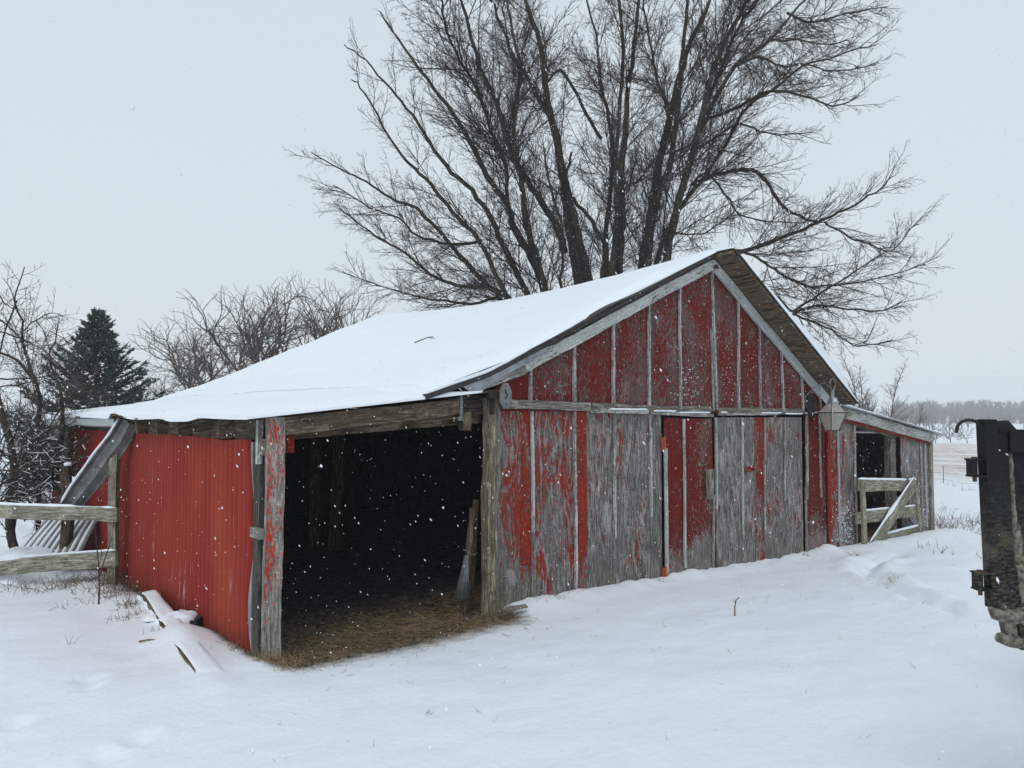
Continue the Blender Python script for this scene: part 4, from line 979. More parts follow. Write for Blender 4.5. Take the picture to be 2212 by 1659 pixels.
# ------------------------------------------------------------------ things round the barn
def lantern():
    c = (6.45, -.36); t = thing('wall_lantern', 'old hanging lantern with smoky glass panes by the right eave of the barn', 'lantern', (c[0], c[1], 1.8))
    def ring(r, z, n=6, ph=.35, ox=0, oy=0): return [(c[0]+ox+r*math.cos(ph+2*math.pi*i/n), c[1]+oy+r*math.sin(ph+2*math.pi*i/n), z) for i in range(n)]
    lo = ring(.115, 1.79, ox=-.03); mid = ring(.235, 2.06); hi = ring(.085, 2.21, ox=.0); cap = ring(.05, 2.27)
    f = MB()
    for a, b in ((lo, mid), (mid, hi)):
        for i in range(6): f.tube([a[i], b[i]], .0065, 5)
    for rg in (mid, hi): f.tube(rg+[rg[0]], .008, 5)
    f.tube(lo[:5], .006, 5)
    f.tube([lo[5], (c[0]+.30, c[1]-.02, 1.83)], .006, 5)
    f.build('frame', M['black'], t)
    gm = bpy.data.materials.new('smoky_glass'); gm.use_nodes = True; b = gm.node_tree.nodes['Principled BSDF']
    b.inputs['Base Color'].default_value = (.50, .47, .43, 1); b.inputs['Roughness'].default_value = .08; b.inputs['Alpha'].default_value = .38; b.inputs['Specular IOR Level'].default_value = .8
    for i in range(6):
        j = (i+1) % 6
        for a, b2, skip in ((lo, mid, ()), (mid, hi, ())):
            cen = Vector((c[0], c[1], (a[i][2]+b2[i][2])/2)); q = [a[i], a[j], b2[j], b2[i]]
            mb = MB(); out = [tuple(Vector(p)+(Vector(p)-cen).normalized()*.003) for p in q]
            mb.add(q+out, [(3, 2, 1, 0), (4, 5, 6, 7), (0, 1, 5, 4), (1, 2, 6, 5), (2, 3, 7, 6), (3, 0, 4, 7)]); mb.build('pane', gm, t)
    cp = MB(); hx = ring(.10, 2.205); b0 = hx+ring(.055, 2.30); cp.add(b0, [tuple(range(5, -1, -1)), tuple(range(6, 12))]+[(i, (i+1) % 6, (i+1) % 6+6, i+6) for i in range(6)]); 
    cp.tube([(c[0], c[1], 2.30), (c[0], c[1], 2.41)], .022, 8); cp.tube([(c[0]-.035, c[1], 2.29), (c[0]-.035, c[1], 2.39)], .010, 6); cp.build('cap', M['galv'], t)
    ar = MB(); pts = [(c[0]+.0+.085*math.cos(a), c[1]+.0, 2.50+.085*math.sin(a)) for a in np.linspace(-1.2, 4.2, 18)]
    ar.tube([(c[0], c[1], 2.40)]+pts, .009, 6); ar.tube([(c[0]-.04, c[1], 2.42), (c[0]-.15, c[1]+.05, 2.52), (c[0]-.24, c[1]+.16, 2.47), (c[0]-.27, -.05, 2.3), (c[0]-.2, -.03, 2.15)], .009, 6); ar.build('arm', M['greymetal'], t)
    bp = MB(); n = 16; cx, cz = c[0]+.02, 2.17
    bp.prism([(cx-.12+.10*math.cos(2*math.pi*i/n), cz+.19*math.sin(2*math.pi*i/n)) for i in range(n)], -.06, -.028); bp.build('back_plate', M['black'], t)
    sn = MB(); sn.tube([(c[0]-.05, c[1]-.05, 2.245), (c[0]+.05, c[1]-.02, 2.25)], [.02, .03], 7); sn.build('cap_snow', M['snow'], t, True)
lantern()

def gate():
    t = thing('wooden_gate', 'low snow-dusted plank gate with a diagonal brace across the lean-to opening', 'gate', (8.7, -.2, -.2)); Y = -.17
    def bd(nm, p0, p1, w, yo=0, wear=.9): return MB().plank((p0[0], Y+yo, p0[1]), (p1[0], Y+yo, p1[1]), w, .035, (0, 0, 1) if abs(p0[0]-p1[0]) > .5 else (1, 0, 0), wear, .6, wob=.006).build(nm, M['gatewood'], t)
    bd('rail', (7.60, .87), (9.80, .74), .19, .02); bd('rail', (7.55, .335), (9.82, .275), .19, .02); bd('rail', (7.75, -.13), (9.98, -.10), .20, .02)
    bd('stile', (7.76, -.25), (7.72, .93), .13, -.01); bd('stile', (9.95, -.3), (9.70, .85), .11, -.01)
    MB().plank((7.93, Y-.055, -.17), (9.62, Y-.055, .80), .20, .035, (-.5, 0, 1), .9, .6, wob=.008).build('brace', M['gatewood'], t)
    s = MB()
    for (a, b, r) in [((7.62, .975), (9.45, .868), .022), ((7.85, .44), (8.75, .415), .018), ((9.05, .405), (9.8, .38), .018), ((8.35, -.015), (9.95, .015), .022), ((9.50, .86), (9.74, .86), .028)]:
        n = 16; s.tube([(lerp(a[0], b[0], i/n), Y+.015-.02*(a[1] > .85 and a[0] > 9.4), lerp(a[1], b[1], i/n)+.004*vn(i*.9, a[0])) for i in range(n+1)], [.006]+[r*(1+.35*vn(i*.8, a[1]+3)) for i in range(n-1)]+[.006], 7)
    n = 18; ra = [.012+.022*math.exp(-((i/n-.5)/.13)**2)+.012*abs(vn(i*.7, 3)) for i in range(n+1)]
    s.tube([(lerp(7.87, 9.57, i/n), Y-.05, lerp(-.07, .905, i/n)) for i in range(n+1)], ra, 7)
    s.build('lying_snow', M['snow'], t, True)
gate()
# snow flung on the gate, the siding and the lean-to boards
s = MB(); r_ = random.Random(9)
def fleck(x, y, z, r):
    k = len(s.v); vs = [(x-r*r_.uniform(.8, 1.4), y, z), (x, y, z-r*r_.uniform(.5, 1)), (x+r*r_.uniform(.8, 1.5), y, z), (x, y, z+r*r_.uniform(.5, 1)), (x, y-r*.7, z)]
    s.add(vs, [(0, 1, 4), (1, 2, 4), (2, 3, 4), (3, 0, 4)])
for _ in range(260):
    x = r_.uniform(3.0, 6.7); z = r_.uniform(2.15, 2.95)+.25*r_.random()**3
    if r_.random() < .5: x = r_.gauss(r_.choice((3.35, 3.5, 4.2, 5.7, 3.2)), .1); z = r_.gauss(r_.choice((2.3, 2.5, 2.62, 2.95)), .03)
    if z < main_roof(x, 0)-.2: fleck(x, -.004, z, r_.uniform(.004, .011))
for _ in range(420):
    x = r_.gauss(r_.choice((7.5, 7.4, 10.0, 10.3, 10.5)), .18); z = abs(r_.gauss(0, .38))-.1
    if x < 7.85 or 9.62 < x < 10.8: fleck(x, -.004, z, r_.uniform(.006, .018))
for _ in range(120): fleck(r_.uniform(6.95, 10.7), -.006 if False else -.004, r_.uniform(-.1, 1.4), r_.uniform(.004, .009)) if r_.random() < .5 else fleck(r_.choice((7.72, 9.78, 9.85)), -.20, r_.uniform(-.1, .8), r_.uniform(.005, .012))
s.build('clinging_snow', M['snow'], barn)['kind'] = 'stuff'

# post and rail fence to the left of the corrugated wall
t = thing('rail_fence', 'grey post and rail fence butting against the red corrugated wall', 'fence', (-2.65, 4.95, -.2))
pb = on(243, 1240, 'x', -2.62); PX, PY = float(pb[0]), float(pb[1])
MB().plank((PX, PY, -.5), (PX+.0, PY, 1.62), .095, .095, tuple(RV), .9, .5, wob=.006).build('post', M['gatewood'], t)
dpt = float((np.array([PX, PY, 1])-CAM)@FW)-.12
def rail_pts(a, b, da, db, n=2):
    return [tuple(at(lerp(a[0], b[0], i/n), lerp(a[1], b[1], i/n), lerp(da, db, i/n))) for i in range(n+1)]
def rail(a, b, w_, mat='gatewood'):
    p = rail_pts(a, b, dpt, dpt+.9); MB().plank(p[0], p[-1], w_, .045, (0, 0, 1), .9, .5, wob=.008).build('rail', M[mat], t); return p
pu = rail((255, 1112), (-190, 1098), .165); pl_ = rail((252, 1206), (-190, 1244), .185)
e = at(-188, 1100, dpt+1.0); MB().plank((e[0], e[1], -.6), (e[0], e[1], 1.3), .11, .11, tuple(RV), .9, .5).build('post', M['gatewood'], t)
s = MB()
for a, b, r, hw in [((250, 1096), (-185, 1082), .024, .0), ((250, 1187), (5, 1206), .022, 0)]:
    n = 26; pts = []
    for i in range(n+1):
        u = i/n; q = at(lerp(a[0], b[0], u), lerp(a[1], b[1], u), lerp(dpt, dpt+.9, u)); pts.append((q[0], q[1], q[2]-.004+.006*vn(i*.7, r*90)))
    k = [r*(.75+.7*abs(vn(i*.55, a[1]))) * (.35 if .06 < i/n < .2 and a[1] < 1100 else 1) for i in range(n+1)]; k[0] = k[-1] = .004
    s.tube(pts, k, 8)
s.build('lying_snow', M['snow'], t, True)

def dfun(pts, d): return [tuple(at(px, py, dd)) for (px, py), dd in zip(pts, d if hasattr(d, '__len__') else [d]*len(pts))]
# broken gutter hanging from the eave down behind the rail
t = thing('broken_gutter', 'bent grey gutter length hanging from the eave down to the fence rail', 'gutter', tuple(at(200, 1000, dpt+.25)))
axis_ = [(278, 912), (258, 950), (232, 985), (200, 1030), (175, 1062), (152, 1096)]; dd = [dpt+.02, dpt+.05, dpt+.1, dpt+.2, dpt+.28, dpt+.33]
C_ = [Vector(p) for p in dfun(axis_, dd)]; mb = MB(); n = len(C_); sub = 6; P_ = []
for i in range(n-1):
    for q in range(sub): P_.append(C_[i].lerp(C_[i+1], q/sub))
P_.append(C_[-1]); N_ = len(P_); vw = Vector(-FW)
prof = [(-.112, .0), (-.118, .03), (-.098, .032), (-.086, -.005), (-.02, -.012), (-.012, .012), (.03, .015), (.085, -.03), (.118, -.015), (.112, -.035), (.08, -.045), (-.10, -.02)]
vs = []
for i, c in enumerate(P_):
    T = (P_[min(N_-1, i+1)]-P_[max(0, i-1)]).normalized(); sd_ = T.cross(vw).normalized()*-1; nn = sd_.cross(T).normalized()
    if nn.dot(vw) < 0: nn = -nn
    wsc = .86+.22*math.sin(i/N_*3.0)+.03*vn(i*.6, 3)
    for a, b in prof: vs.append(tuple(c+sd_*a*wsc*1.05+nn*(b*1.5+.008*vn(i*.5, a*20))))
k = len(prof); mb.add(vs, [(i*k+j, i*k+(j+1) % k, (i+1)*k+(j+1) % k, (i+1)*k+j) for i in range(N_-1) for j in range(k)]+[tuple(range(k)), tuple(range((N_-1)*k, N_*k))[::-1]])
mb.build('channel', M['greymetal'], t)
s = MB(); up_ = [Vector(vs[i*k+1])+vw*.012 for i in range(0, N_, 2)]
if up_[3][2] < vs[3*2*k+8][2]: up_ = [Vector(vs[i*k+8])+vw*.01 for i in range(0, N_, 2)]
s.tube([tuple(p) for p in up_], [.006]+[.016+.008*vn(i*.8, 2) for i in range(len(up_)-2)]+[.006], 7); s.build('lying_snow', M['snow'], t, True)
st_ = MB(); q = dfun([(207, 1006), (222, 1016), (238, 1030)], dpt-.02); st_.tube(q, .007, 5); st_.build('strap', M['rust'], t)

# fallen corrugated roofing sheet, snow in its troughs
t = thing('roofing_sheet', 'fallen corrugated roofing sheet, snow streaked, leaning behind the lower fence rail', 'roofing sheet', tuple(at(150, 1190, 10.6)))
A, B, C2, D2 = [Vector(p) for p in dfun([(128, 1095), (228, 1098), (172, 1212), (30, 1215)], [11.3, 11.0, 10.25, 10.6])]
mb = MB(); sn_ = MB(); nc = 90; nr = 10; nrm = (B-A).cross(D2-A).normalized(); nrm = -nrm if nrm.z < 0 else nrm; vs = []
for j in range(nr+1):
    v = j/nr
    for i in range(nc+1):
        u = i/nc; p = A.lerp(B, u).lerp(D2.lerp(C2, u), v)+nrm*(.02*math.sin(u*9.5*2*math.pi)+.04*math.sin(v*2.5)); vs.append(tuple(p))
mb.add(vs, [(j*(nc+1)+i, j*(nc+1)+i+1, (j+1)*(nc+1)+i+1, (j+1)*(nc+1)+i) for j in range(nr) for i in range(nc)]); mb.build('sheet', M['greymetal'], t, True)
for k in range(10):
    uc = (k+.75)/9.5
    if uc > 1: continue
    pts = []; rr_ = []
    for j in range(15):
        v = .02+.96*j/14; p = A.lerp(B, uc).lerp(D2.lerp(C2, uc), v)+nrm*(-.006+.04*math.sin(v*2.5)); pts.append(tuple(p)); rr_.append(.019+.013*v*(1+.5*vn(j*.7, k))*(1.5 if k < 3 else .8))
    rr_[0] = rr_[-1] = .006; sn_.tube(pts, rr_, 7)
sn_.build('lying_snow', M['snow'], t, True)
# snow hump over rubble behind the fence
def lump(name, label, cat, c, sx, sy, sz, mat, seed=0, parent=None):
    me = MB(); n, m = 22, 14; vs = []
    for j in range(m+1):
        ph = math.pi/2*j/m
        for i in range(n):
            a = 2*math.pi*i/n; k = 1+.22*vn(math.cos(a)*1.5+seed, math.sin(a)*1.5, ph*1.3)
            vs.append((c[0]+sx*k*math.cos(a)*math.cos(ph), c[1]+sy*k*math.sin(a)*math.cos(ph), c[2]+sz*k*math.sin(ph)))
    me.add(vs, [(j*n+i, j*n+(i+1) % n, (j+1)*n+(i+1) % n, (j+1)*n+i) for j in range(m) for i in range(n)]); o = me.build(name, M[mat], parent, True)
    return tag(o, label, cat) if label else o
c = at(72, 1200, 10.7); lump('snow_heap', 'rounded snow heap under the thorn tree behind the fence', 'snow heap', (c[0], c[1], gz(c[0], c[1])-.05), .62, .75, .40, 'snow', 2)
# old weathered stump post and leaning pale sheet behind it
q0 = at(146, 1095, 10.55); q1 = at(146, 1006, 10.55)
t = thing('stump_post', 'short snow-capped weathered post left of the red wall, behind the fence', 'post', (q0[0], q0[1], gz(q0[0], q0[1])))
MB().plank((q0[0], q0[1], -.4), tuple(q1), .12, .10, tuple(RV), .95, .5, wob=.02).build('post', M['darkwood'], t)
s = MB(); s.tube([(q1[0]-.04, q1[1], q1[2]+.01), (q1[0]+.04, q1[1], q1[2]+.015)], [.03, .04], 7); qq = at(159, 1070, 10.5); s.tube([tuple(at(158, 1095, 10.48)), tuple(qq), tuple(at(159, 1030, 10.48))], [.02, .028, .015], 6); s.build('snow_cap', M['snow'], t, True)
q0 = at(139, 1180, 12.3); q1 = at(141, 905, 12.3)
tag(MB().plank((q0[0], q0[1], -.3), tuple(q1), .13, .10, tuple(RV), .9, .5, wob=.01).build('far_post', M['gatewood']), 'mossy green-grey upright post at the far end of the red wall', 'post')
P4 = [Vector(p) for p in dfun([(132, 930), (118, 928), (83, 1052), (104, 1056)], [12.0, 12.1, 11.9, 11.8])]
mb = MB(); th = Vector(FW)*.015; v8 = [tuple(p) for p in P4]+[tuple(p+th) for p in P4]; mb.add(v8, [(0, 1, 2, 3), (7, 6, 5, 4), (0, 4, 5, 1), (1, 5, 6, 2), (2, 6, 7, 3), (3, 7, 4, 0)])
tag(mb.build('metal_strip', M['galv']), 'pale bent metal strip leaning among the thorn branches', 'metal strip')
P4 = [Vector(p) for p in dfun([(140, 926), (132, 930), (104, 1056), (122, 1060)], [12.0, 12.0, 11.8, 11.85])]
mb = MB(); v8 = [tuple(p) for p in P4]+[tuple(p+th) for p in P4]; mb.add(v8, [(0, 1, 2, 3), (7, 6, 5, 4), (0, 4, 5, 1), (1, 5, 6, 2), (2, 6, 7, 3), (3, 7, 4, 0)])
tag(mb.build('metal_strip', M['barkred']), 'rust-brown metal strip leaning beside the pale one at the far wall end', 'metal strip')

# snow covered board lying from the wall into the foreground
a = on(318, 1280, 'z', .07); b = on(462, 1478, 'z', -.01)
t = thing('fallen_board', 'long snow-covered board lying in the snow beside the corrugated wall', 'board', (float(b[0]), float(b[1]), 0))
a, b = Vector(a), Vector(b); wd = (b-a).cross(Vector((0, 0, 1))).normalized()
MB().plank(tuple(a), tuple(b), .17, .045, tuple(wd), .9, .5, wob=.012).build('plank', M['brownwood'], t)
mb = MB(); n = 40; m = 10; vs = []; wdn = wd if (Vector(RV)).dot(wd) > 0 else -wd
for i in range(n+1):
    u = i/n; c = a.lerp(b, u)
    for j in range(m+1):
        v = j/m*2-1; w_ = .125+.02*vn(u*5, 2)+.10*u*(v > 0); h = .012+.036*math.sqrt(max(0, 1-v*v))*(.8+.3*vn(u*7, v*2, 4)); e = smooth(0, .03, u)*smooth(1, .96, u)
        drop = -.16*max(0, (abs(v)-(.75 if v < 0 else .4))/.3)
        vs.append(tuple(c+wdn*(v*w_+.02)+Vector((0, 0, h*e+drop*e-.02*(1-e)))))
mb.add(vs, [(i*(m+1)+j, i*(m+1)+j+1, (i+1)*(m+1)+j+1, (i+1)*(m+1)+j) for i in range(n) for j in range(m)]); mb.build('lying_snow', M['snow'], t, True)
# broken chunk by the wall and a dark lump
c = on(405, 1352, 'z', -.02); t = thing('rubble_block', 'broken dark block under snow beside the fallen board', 'block', (float(c[0]), float(c[1]), 0))
mb = MB(); mb.plank((c[0]-.08, c[1]+.10, -.01), (c[0]+.10, c[1]-.08, .02), .13, .09, (1, 1, .2), .9, .5, wob=.03, n=5); mb.build('block', M['black'], t)
lump('snow_cap', None, None, (c[0]-.06, c[1]+.07, .0), .22, .17, .11, 'snow', 6, t)
c = on(333, 1344, 'z', 0); t = thing('rubble_block', 'small dark block poking from the snow left of the fallen board', 'block', (float(c[0]), float(c[1]), 0))
MB().plank((c[0]-.05, c[1]+.03, .0), (c[0]+.05, c[1]-.02, .02), .08, .06, (1, 1, .2), .9, .5, wob=.02, n=4).build('block', M['black'], t)
lump('snow_cap', None, None, (c[0], c[1]+.02, .02), .09, .07, .05, 'snow', 8, t)
c = on(1110, 1326, 'z', .0); tag(MB().plank((c[0]-.10, c[1]+.0, .065), (c[0]+.13, c[1]-.05, .07), .05, .02, (0, 1, .3), .9, .3, wob=.010).build('wood_scrap', M['gatewood']), 'brown scrap of board on the snow at the foot of the corner post', 'scrap')

# ladder frame leaning inside the bay
t = thing('short_ladder', 'short wooden ladder frame leaning inside the bay against the corner post', 'ladder', (-.15, .2, 0))
a0 = at(1044, 1290, 8.75); a1 = at(1050, 1105, 8.75)
MB().plank((-.20, .22, -.03), (-.13, .14, 1.05), .05, .04, (1, 0, 0), .9, .4).build('side_rail', M['brownwood'], t)
MB().plank((-.05, .30, -.03), (-.04, .20, 1.12), .05, .04, (1, 0, 0), .9, .4).build('side_rail', M['brownwood'], t)
for z in (.16, .55, .92): MB().plank((-.21+.06*z, .21-.08*z, z), (-.03, .28-.08*z, z), .05, .035, (0, 0, 1), .9, .4).build('rung', M['brownwood'], t)
t = thing('plastic_sheet', 'folded grey translucent sheet beside the ladder in the bay', 'sheet', (-.3, .2, 0)); mb = MB(); n = 12; vs = []
for i in range(n+1):
    u = i/n; vs += [(-.19-.02*u, .16+.03*math.sin(u*19), .56), (-.19-.15*u, .12+.06*math.sin(u*21), .14), (-.19-.15*u, .124+.06*math.sin(u*21), .14), (-.19-.02*u, .164+.03*math.sin(u*19), .56)]
mb.add(vs, [(4*i+a_, 4*i+(a_+1) % 4, 4*i+4+(a_+1) % 4, 4*i+4+a_) for i in range(n) for a_ in range(4)]); mb.build('sheet', M['galv'], t, True)

# dump trailer: its swung gate reaches into the picture on the right
def trailer():
    d = 3.05; Rr = Vector(RV); Bk = Vector(FH); O = Vector(at(2126, 905, d)); O.z = 0
    t = thing('trailer', 'black muddy trailer whose tall swung gate stands at the right edge', 'trailer', tuple(O))
    T = NT('mud_splashed_black_paint'); p = T.pos(); n1 = T.noise(p, 7, 5, .6); n2 = T.noise(T.vscale(p, 40, 40, 110), 1, 4, .7); z = T.n('ShaderNodeSeparateXYZ'); T.L(p, z.inputs[0])
    m_ = T.math('MULTIPLY', T.mapr(n2, .46, .62), T.mapr(z.outputs[2], 2.0, 1.15)); col = T.mix(m_, (.010, .011, .013), (.085, .072, .048))
    col = T.mix(T.math('MULTIPLY', T.mapr(n1, .5, .62), T.mapr(z.outputs[2], 1.75, 1.2)), col, (.13, .115, .085)); blk = T.fin(col, .6, T.bump(n2, .6, .004), .18)
    T = NT('caked_mud'); p = T.pos(); n2 = T.noise(p, 45, 5, .7); mud = T.fin(T.mix(T.mapr(n2, .35, .65), (.07, .06, .045), (.26, .245, .21)), .8, T.bump(n2, 1, .01), .3)
    def bar(nm, r0, r1, b0, b1, z0, z1, mat, par=None, wob=.0, lean=0.0):
        mb = MB(); vs = []
        for zz in (z0, z1):
            for b_, r in ((b0, r0), (b0, r1), (b1, r1), (b1, r0)):
                vs.append(tuple(O+Rr*(r+lean*(1.99-zz))+Bk*b_+Vector((0, 0, zz))))
        mb.add(vs, [(3, 2, 1, 0), (4, 5, 6, 7), (0, 1, 5, 4), (1, 2, 6, 5), (2, 3, 7, 6), (3, 0, 4, 7)]); o = mb.build(nm, mat, par or t)
        bv = o.modifiers.new('bevel', 'BEVEL'); bv.width = .004; bv.segments = 2; return o
    ln = .025
    gp = bar('gate_post', .0, .052, 0, .06, 1.255, 1.99, blk, lean=ln); bar('gate_rib', .050, .098, .012, .07, 1.25, 1.955, blk, lean=ln)
    pan = bar('gate_panel', .098, 1.0, .035, .06, 1.12, 1.93, blk, lean=ln)
    bar('gate_rim', .098, 1.0, .0, .034, 1.86, 1.95, blk, lean=ln); bar('gate_rim', .098, 1.0, .0, .034, 1.10, 1.20, blk, lean=ln)
    bar('gate_post', .98, 1.06, 0, .07, 1.10, 1.98, blk, lean=ln)
    # caked edge inside the recess
    mb = MB(); zs = np.linspace(1.86, 1.2, 60); vs = []
    for z in zs:
        z = float(z); l_ = .104+ln*(1.99-z)+.006*vn(z*17, 1)+.004*vn(z*60, 4); w_ = .022+.030*smooth(1.75, 1.25, z)+.009*vn(z*12, 5)+.006*vn(z*50, 7); sh = .028*smooth(1.6, 1.2, z)
        vs += [tuple(O+Rr*(l_+sh+q*w_)+Bk*(.034-h_)+Vector((0, 0, z))) for q, h_ in ((0, 0), (.25, .010+.004*vn(z*30, 2)), (.7, .011+.005*vn(z*41, 3)), (1, 0))]
    mb.add(vs, [(i*4+k, i*4+k+1, i*4+5+k, i*4+4+k) for i in range(59) for k in range(3)]); mb.build('mud_crust', mud, pan, True)
    mb = MB(); hk = [O+Rr*(.0-.062+.05*math.cos(a)+.02)+Bk*.03+Vector((0, 0, 1.945+.042*math.sin(a))) for a in np.linspace(.2, 3.35, 12)]
    mb.tube([tuple(O+Rr*.01+Bk*.03+Vector((0, 0, 1.94)))]+[tuple(p) for p in hk], .0065, 8); mb.build('hook', M['black'], t)
    mb = MB(); mb.tube([tuple(O+Rr*.03+Bk*.03+Vector((0, 0, 1.955))), tuple(O+Rr*.10+Bk*.03+Vector((0, 0, 1.958))), tuple(O+Rr*.135+Bk*.03+Vector((0, 0, 1.925)))], [.028, .03, .022], 10); mb.build('hinge', blk, t, True)
    mb = MB(); mb.tube([tuple(O+Rr*.13+Bk*.03+Vector((0, 0, 1.93))), tuple(O+Rr*.19+Bk*.03+Vector((0, 0, 1.915)))], [.018, .012], 8); mb.build('hinge', blk, t, True)
    for z in (1.80, 1.36):
        r0 = ln*(1.99-z); 
        bar('latch_lug', -.055+r0, .006+r0, .0, .06, z+.028, z+.036, blk); bar('latch_lug', -.052+r0, .006+r0, .0, .06, z-.036, z-.028, blk); bar('latch_lug', -.05+r0, -.03+r0, .005, .055, z-.03, z+.03, blk)
        mb = MB(); mb.tube([tuple(O+Rr*(-.03+r0)+Bk*.03+Vector((0, 0, z+.042))), tuple(O+Rr*(-.03+r0)+Bk*.03+Vector((0, 0, z-.055)))], [.011, .008], 8); mb.build('latch_pin', M['rust'], t)
    def chunk(nm, pts, rad, mat): mb = MB(); mb.tube([tuple(O+Rr*a+Bk*b_+Vector((0, 0, z))) for a, b_, z in pts], rad, 7); return mb.build(nm, mat, t)
    chunk('bottom_bracket', [(.002, 0, 1.262), (.03, .01, 1.238), (.09, .02, 1.225), (.2, .03, 1.23)], [.008, .026, .032, .03], mud)
    chunk('bottom_bracket', [(.085, .03, 1.22), (.10, .03, 1.13)], [.03, .028], mud)
    chunk('bottom_bracket', [(.035, 0, 1.15), (.08, .01, 1.135), (.15, .02, 1.125), (.26, .03, 1.11)], [.020, .026, .026, .03], mud)
    chunk('latch_pin', [(.05, 0, 1.19), (.068, 0, 1.158)], [.005, .006], M['rust'])
    chunk('bottom_bracket', [(.16, .03, 1.24), (.19, .03, 1.11)], [.05, .05], mud)
    # the trailer body, outside the picture
    bar('trailer_bed', 1.6, 5.2, .0, 1.8, 1.05, 1.9, blk); bar('chassis', 1.7, 6.2, .3, 1.5, .86, 1.05, blk)
    bar('gate_arm', 1.06, 1.62, .01, .06, 1.3, 1.4, blk)
    for r in (2.9, 3.8):
        for b_ in (-.02, 1.6):
            mb = MB(); c = O+Rr*r+Vector((0, 0, .38)); mb.tube([tuple(c+Bk*b_), tuple(c+Bk*(b_+.03)), tuple(c+Bk*(b_+.2)), tuple(c+Bk*(b_+.23))], [.33, .37, .37, .33], 28); wv = mb.build('wheel', M['black'], t, False)
            mb = MB(); mb.tube([tuple(c+Bk*(b_-.012)), tuple(c+Bk*(b_+.242))], .2, 20); mb.build('rim', M['greymetal'], wv)
        bar('axle', r-.05, r+.05, .1, 1.7, .34, .42, M['black'])
    bar('spring_hanger', 2.7, 4.0, .3, .4, .4, .87, M['black']); bar('spring_hanger', 2.7, 4.0, 1.4, 1.5, .4, .87, M['black'])
    bar('jack_stand', 6.0, 6.1, .8, .9, .02, .88, M['black'])
trailer()

# wire fence across the field
t = thing('wire_fence', 'thin wire fence crossing the snowy field behind the trailer gate', 'fence', tuple(base_at(2112, 24.5)))
prev = None; mb = MB()
for px, d in ((1960, 29), (2035, 26.8), (2112, 24.5), (2200, 22.5), (2300, 20.5)):
    b = base_at(px, d); MB().tube([(b[0], b[1], b[2]-.2), (b[0], b[1], b[2]+.62)], .011, 5).build('post', M['rust'], t)
    if prev:
        for h in (.18, .42): mb.tube([(prev[0], prev[1], prev[2]+h), ((prev[0]+b[0])/2, (prev[1]+b[1])/2, (prev[2]+b[2])/2+h-.05), (b[0], b[1], b[2]+h)], .005, 4)
    prev = b
mb.build('wire', M['galv'], t)

# ------------------------------------------------------------------ small growth and litter
r_ = random.Random(31)
def strewn(name, label, cat, spots, mat, parent=None, lie=False):
    B = Branches()
    for (x, y, n, sp, h, rad, flat) in spots:
        for _ in range(n):
            px = x+r_.gauss(0, sp); py = y+r_.gauss(0, sp*.7); z = g(px, py)
            if flat > .9: dr = vnorm((r_.gauss(0, 1), r_.gauss(0, 1), .05)); z += .006
            else: dr = vnorm((r_.gauss(0, flat), r_.gauss(0, flat), 1))
            pts = wander((px, py, z-.01*(flat < .9)), dr, h*r_.uniform(.4, 1.2), 3, r_, .22, -.12 if flat < .9 else -.01)
            B.add(pts, rad, rad*.4)
    return tag(B.build(name, M[mat], parent, 3), label, cat, kind='stuff')
# weeds at the foot of fence, wall and posts
W = []
for px, py, n, sp, h, fl in [(215, 1262, 80, .16, .22, .9), (190, 1245, 60, .2, .22, .8), (150, 1248, 50, .22, .2, .8), (255, 1275, 70, .14, .18, .85), (95, 1250, 45, .25, .2, .8), (40, 1245, 40, .25, .18, .8),
                             (285, 1310, 50, .10, .14, .85), (270, 1335, 40, .10, .10, .85), (150, 1300, 16, .1, .10, .88), (245, 1290, 50, .12, .14, .85), (300, 1262, 25, .06, .2, .5)]:
    p = on(px, py, 'z', 0.0); W.append((float(p[0]), float(p[1]), n, sp, h, .0032, fl))
strewn('dead_weeds', 'tangle of dead brown weeds in the snow below the fence', 'weeds', W, 'deadweed')
W = []
for px, py, n, sp, h, fl in [(610, 1425, 55, .07, .12, .6), (575, 1425, 40, .06, .13, .5), (640, 1432, 50, .09, .08, .8), (625, 1445, 30, .07, .09, .8), (520, 1400, 10, .05, .12, .4), (510, 1392, 10, .08, .1, .5), (482, 1355, 5, .04, .16, .25),
                             (335, 1365, 5, .03, .08, .5), (150, 1385, 4, .02, .10, .4), (925, 1540, 5, .02, .05, .5), (340, 1370, 5, .03, .08, .4), (1200, 1300, 8, .08, .08, .5), (1240, 1285, 8, .08, .07, .5), (1735, 1190, 14, .08, .09, .6),
                             (1920, 1240, 30, .10, .09, .8), (1900, 1250, 12, .10, .07, .8), (1425, 1255, 9, .05, .08, .6), (1160, 1305, 22, .10, .05, .8), (1845, 1185, 16, .1, .12, .6), (1200, 1180+120, 10, .1, .06, .6)]:
    p = on(px, py, 'z', 0.0); W.append((float(p[0]), float(p[1]), n, sp, h, .0028, fl))
for _ in range(150):
    x, y = r_.uniform(-5, 7), r_.uniform(-5, -.6); W.append((x, y, r_.randint(1, 3), .01, r_.uniform(.03, .07), .0016, .6))
strewn('dry_grass', 'sparse dry grass stalks sticking out of the snow', 'grass', W, 'straw')
W = []
for _ in range(80):
    x = r_.uniform(10.9, 13.2); y = r_.uniform(-.9, 1.6); W.append((x, y, 4, .10, r_.uniform(.12, .4), .0045, .55))
for _ in range(70):
    a = r_.uniform(-.1, .5); d = r_.uniform(14, 34); W.append((-5+d*math.cos(a)*1.0, -5+d*math.sin(a)*.6, 7, .15, .18, .005, .5))
strewn('field_weeds', 'scattered weed stems in the snow beyond the lean-to', 'weeds', W, 'deadweed')
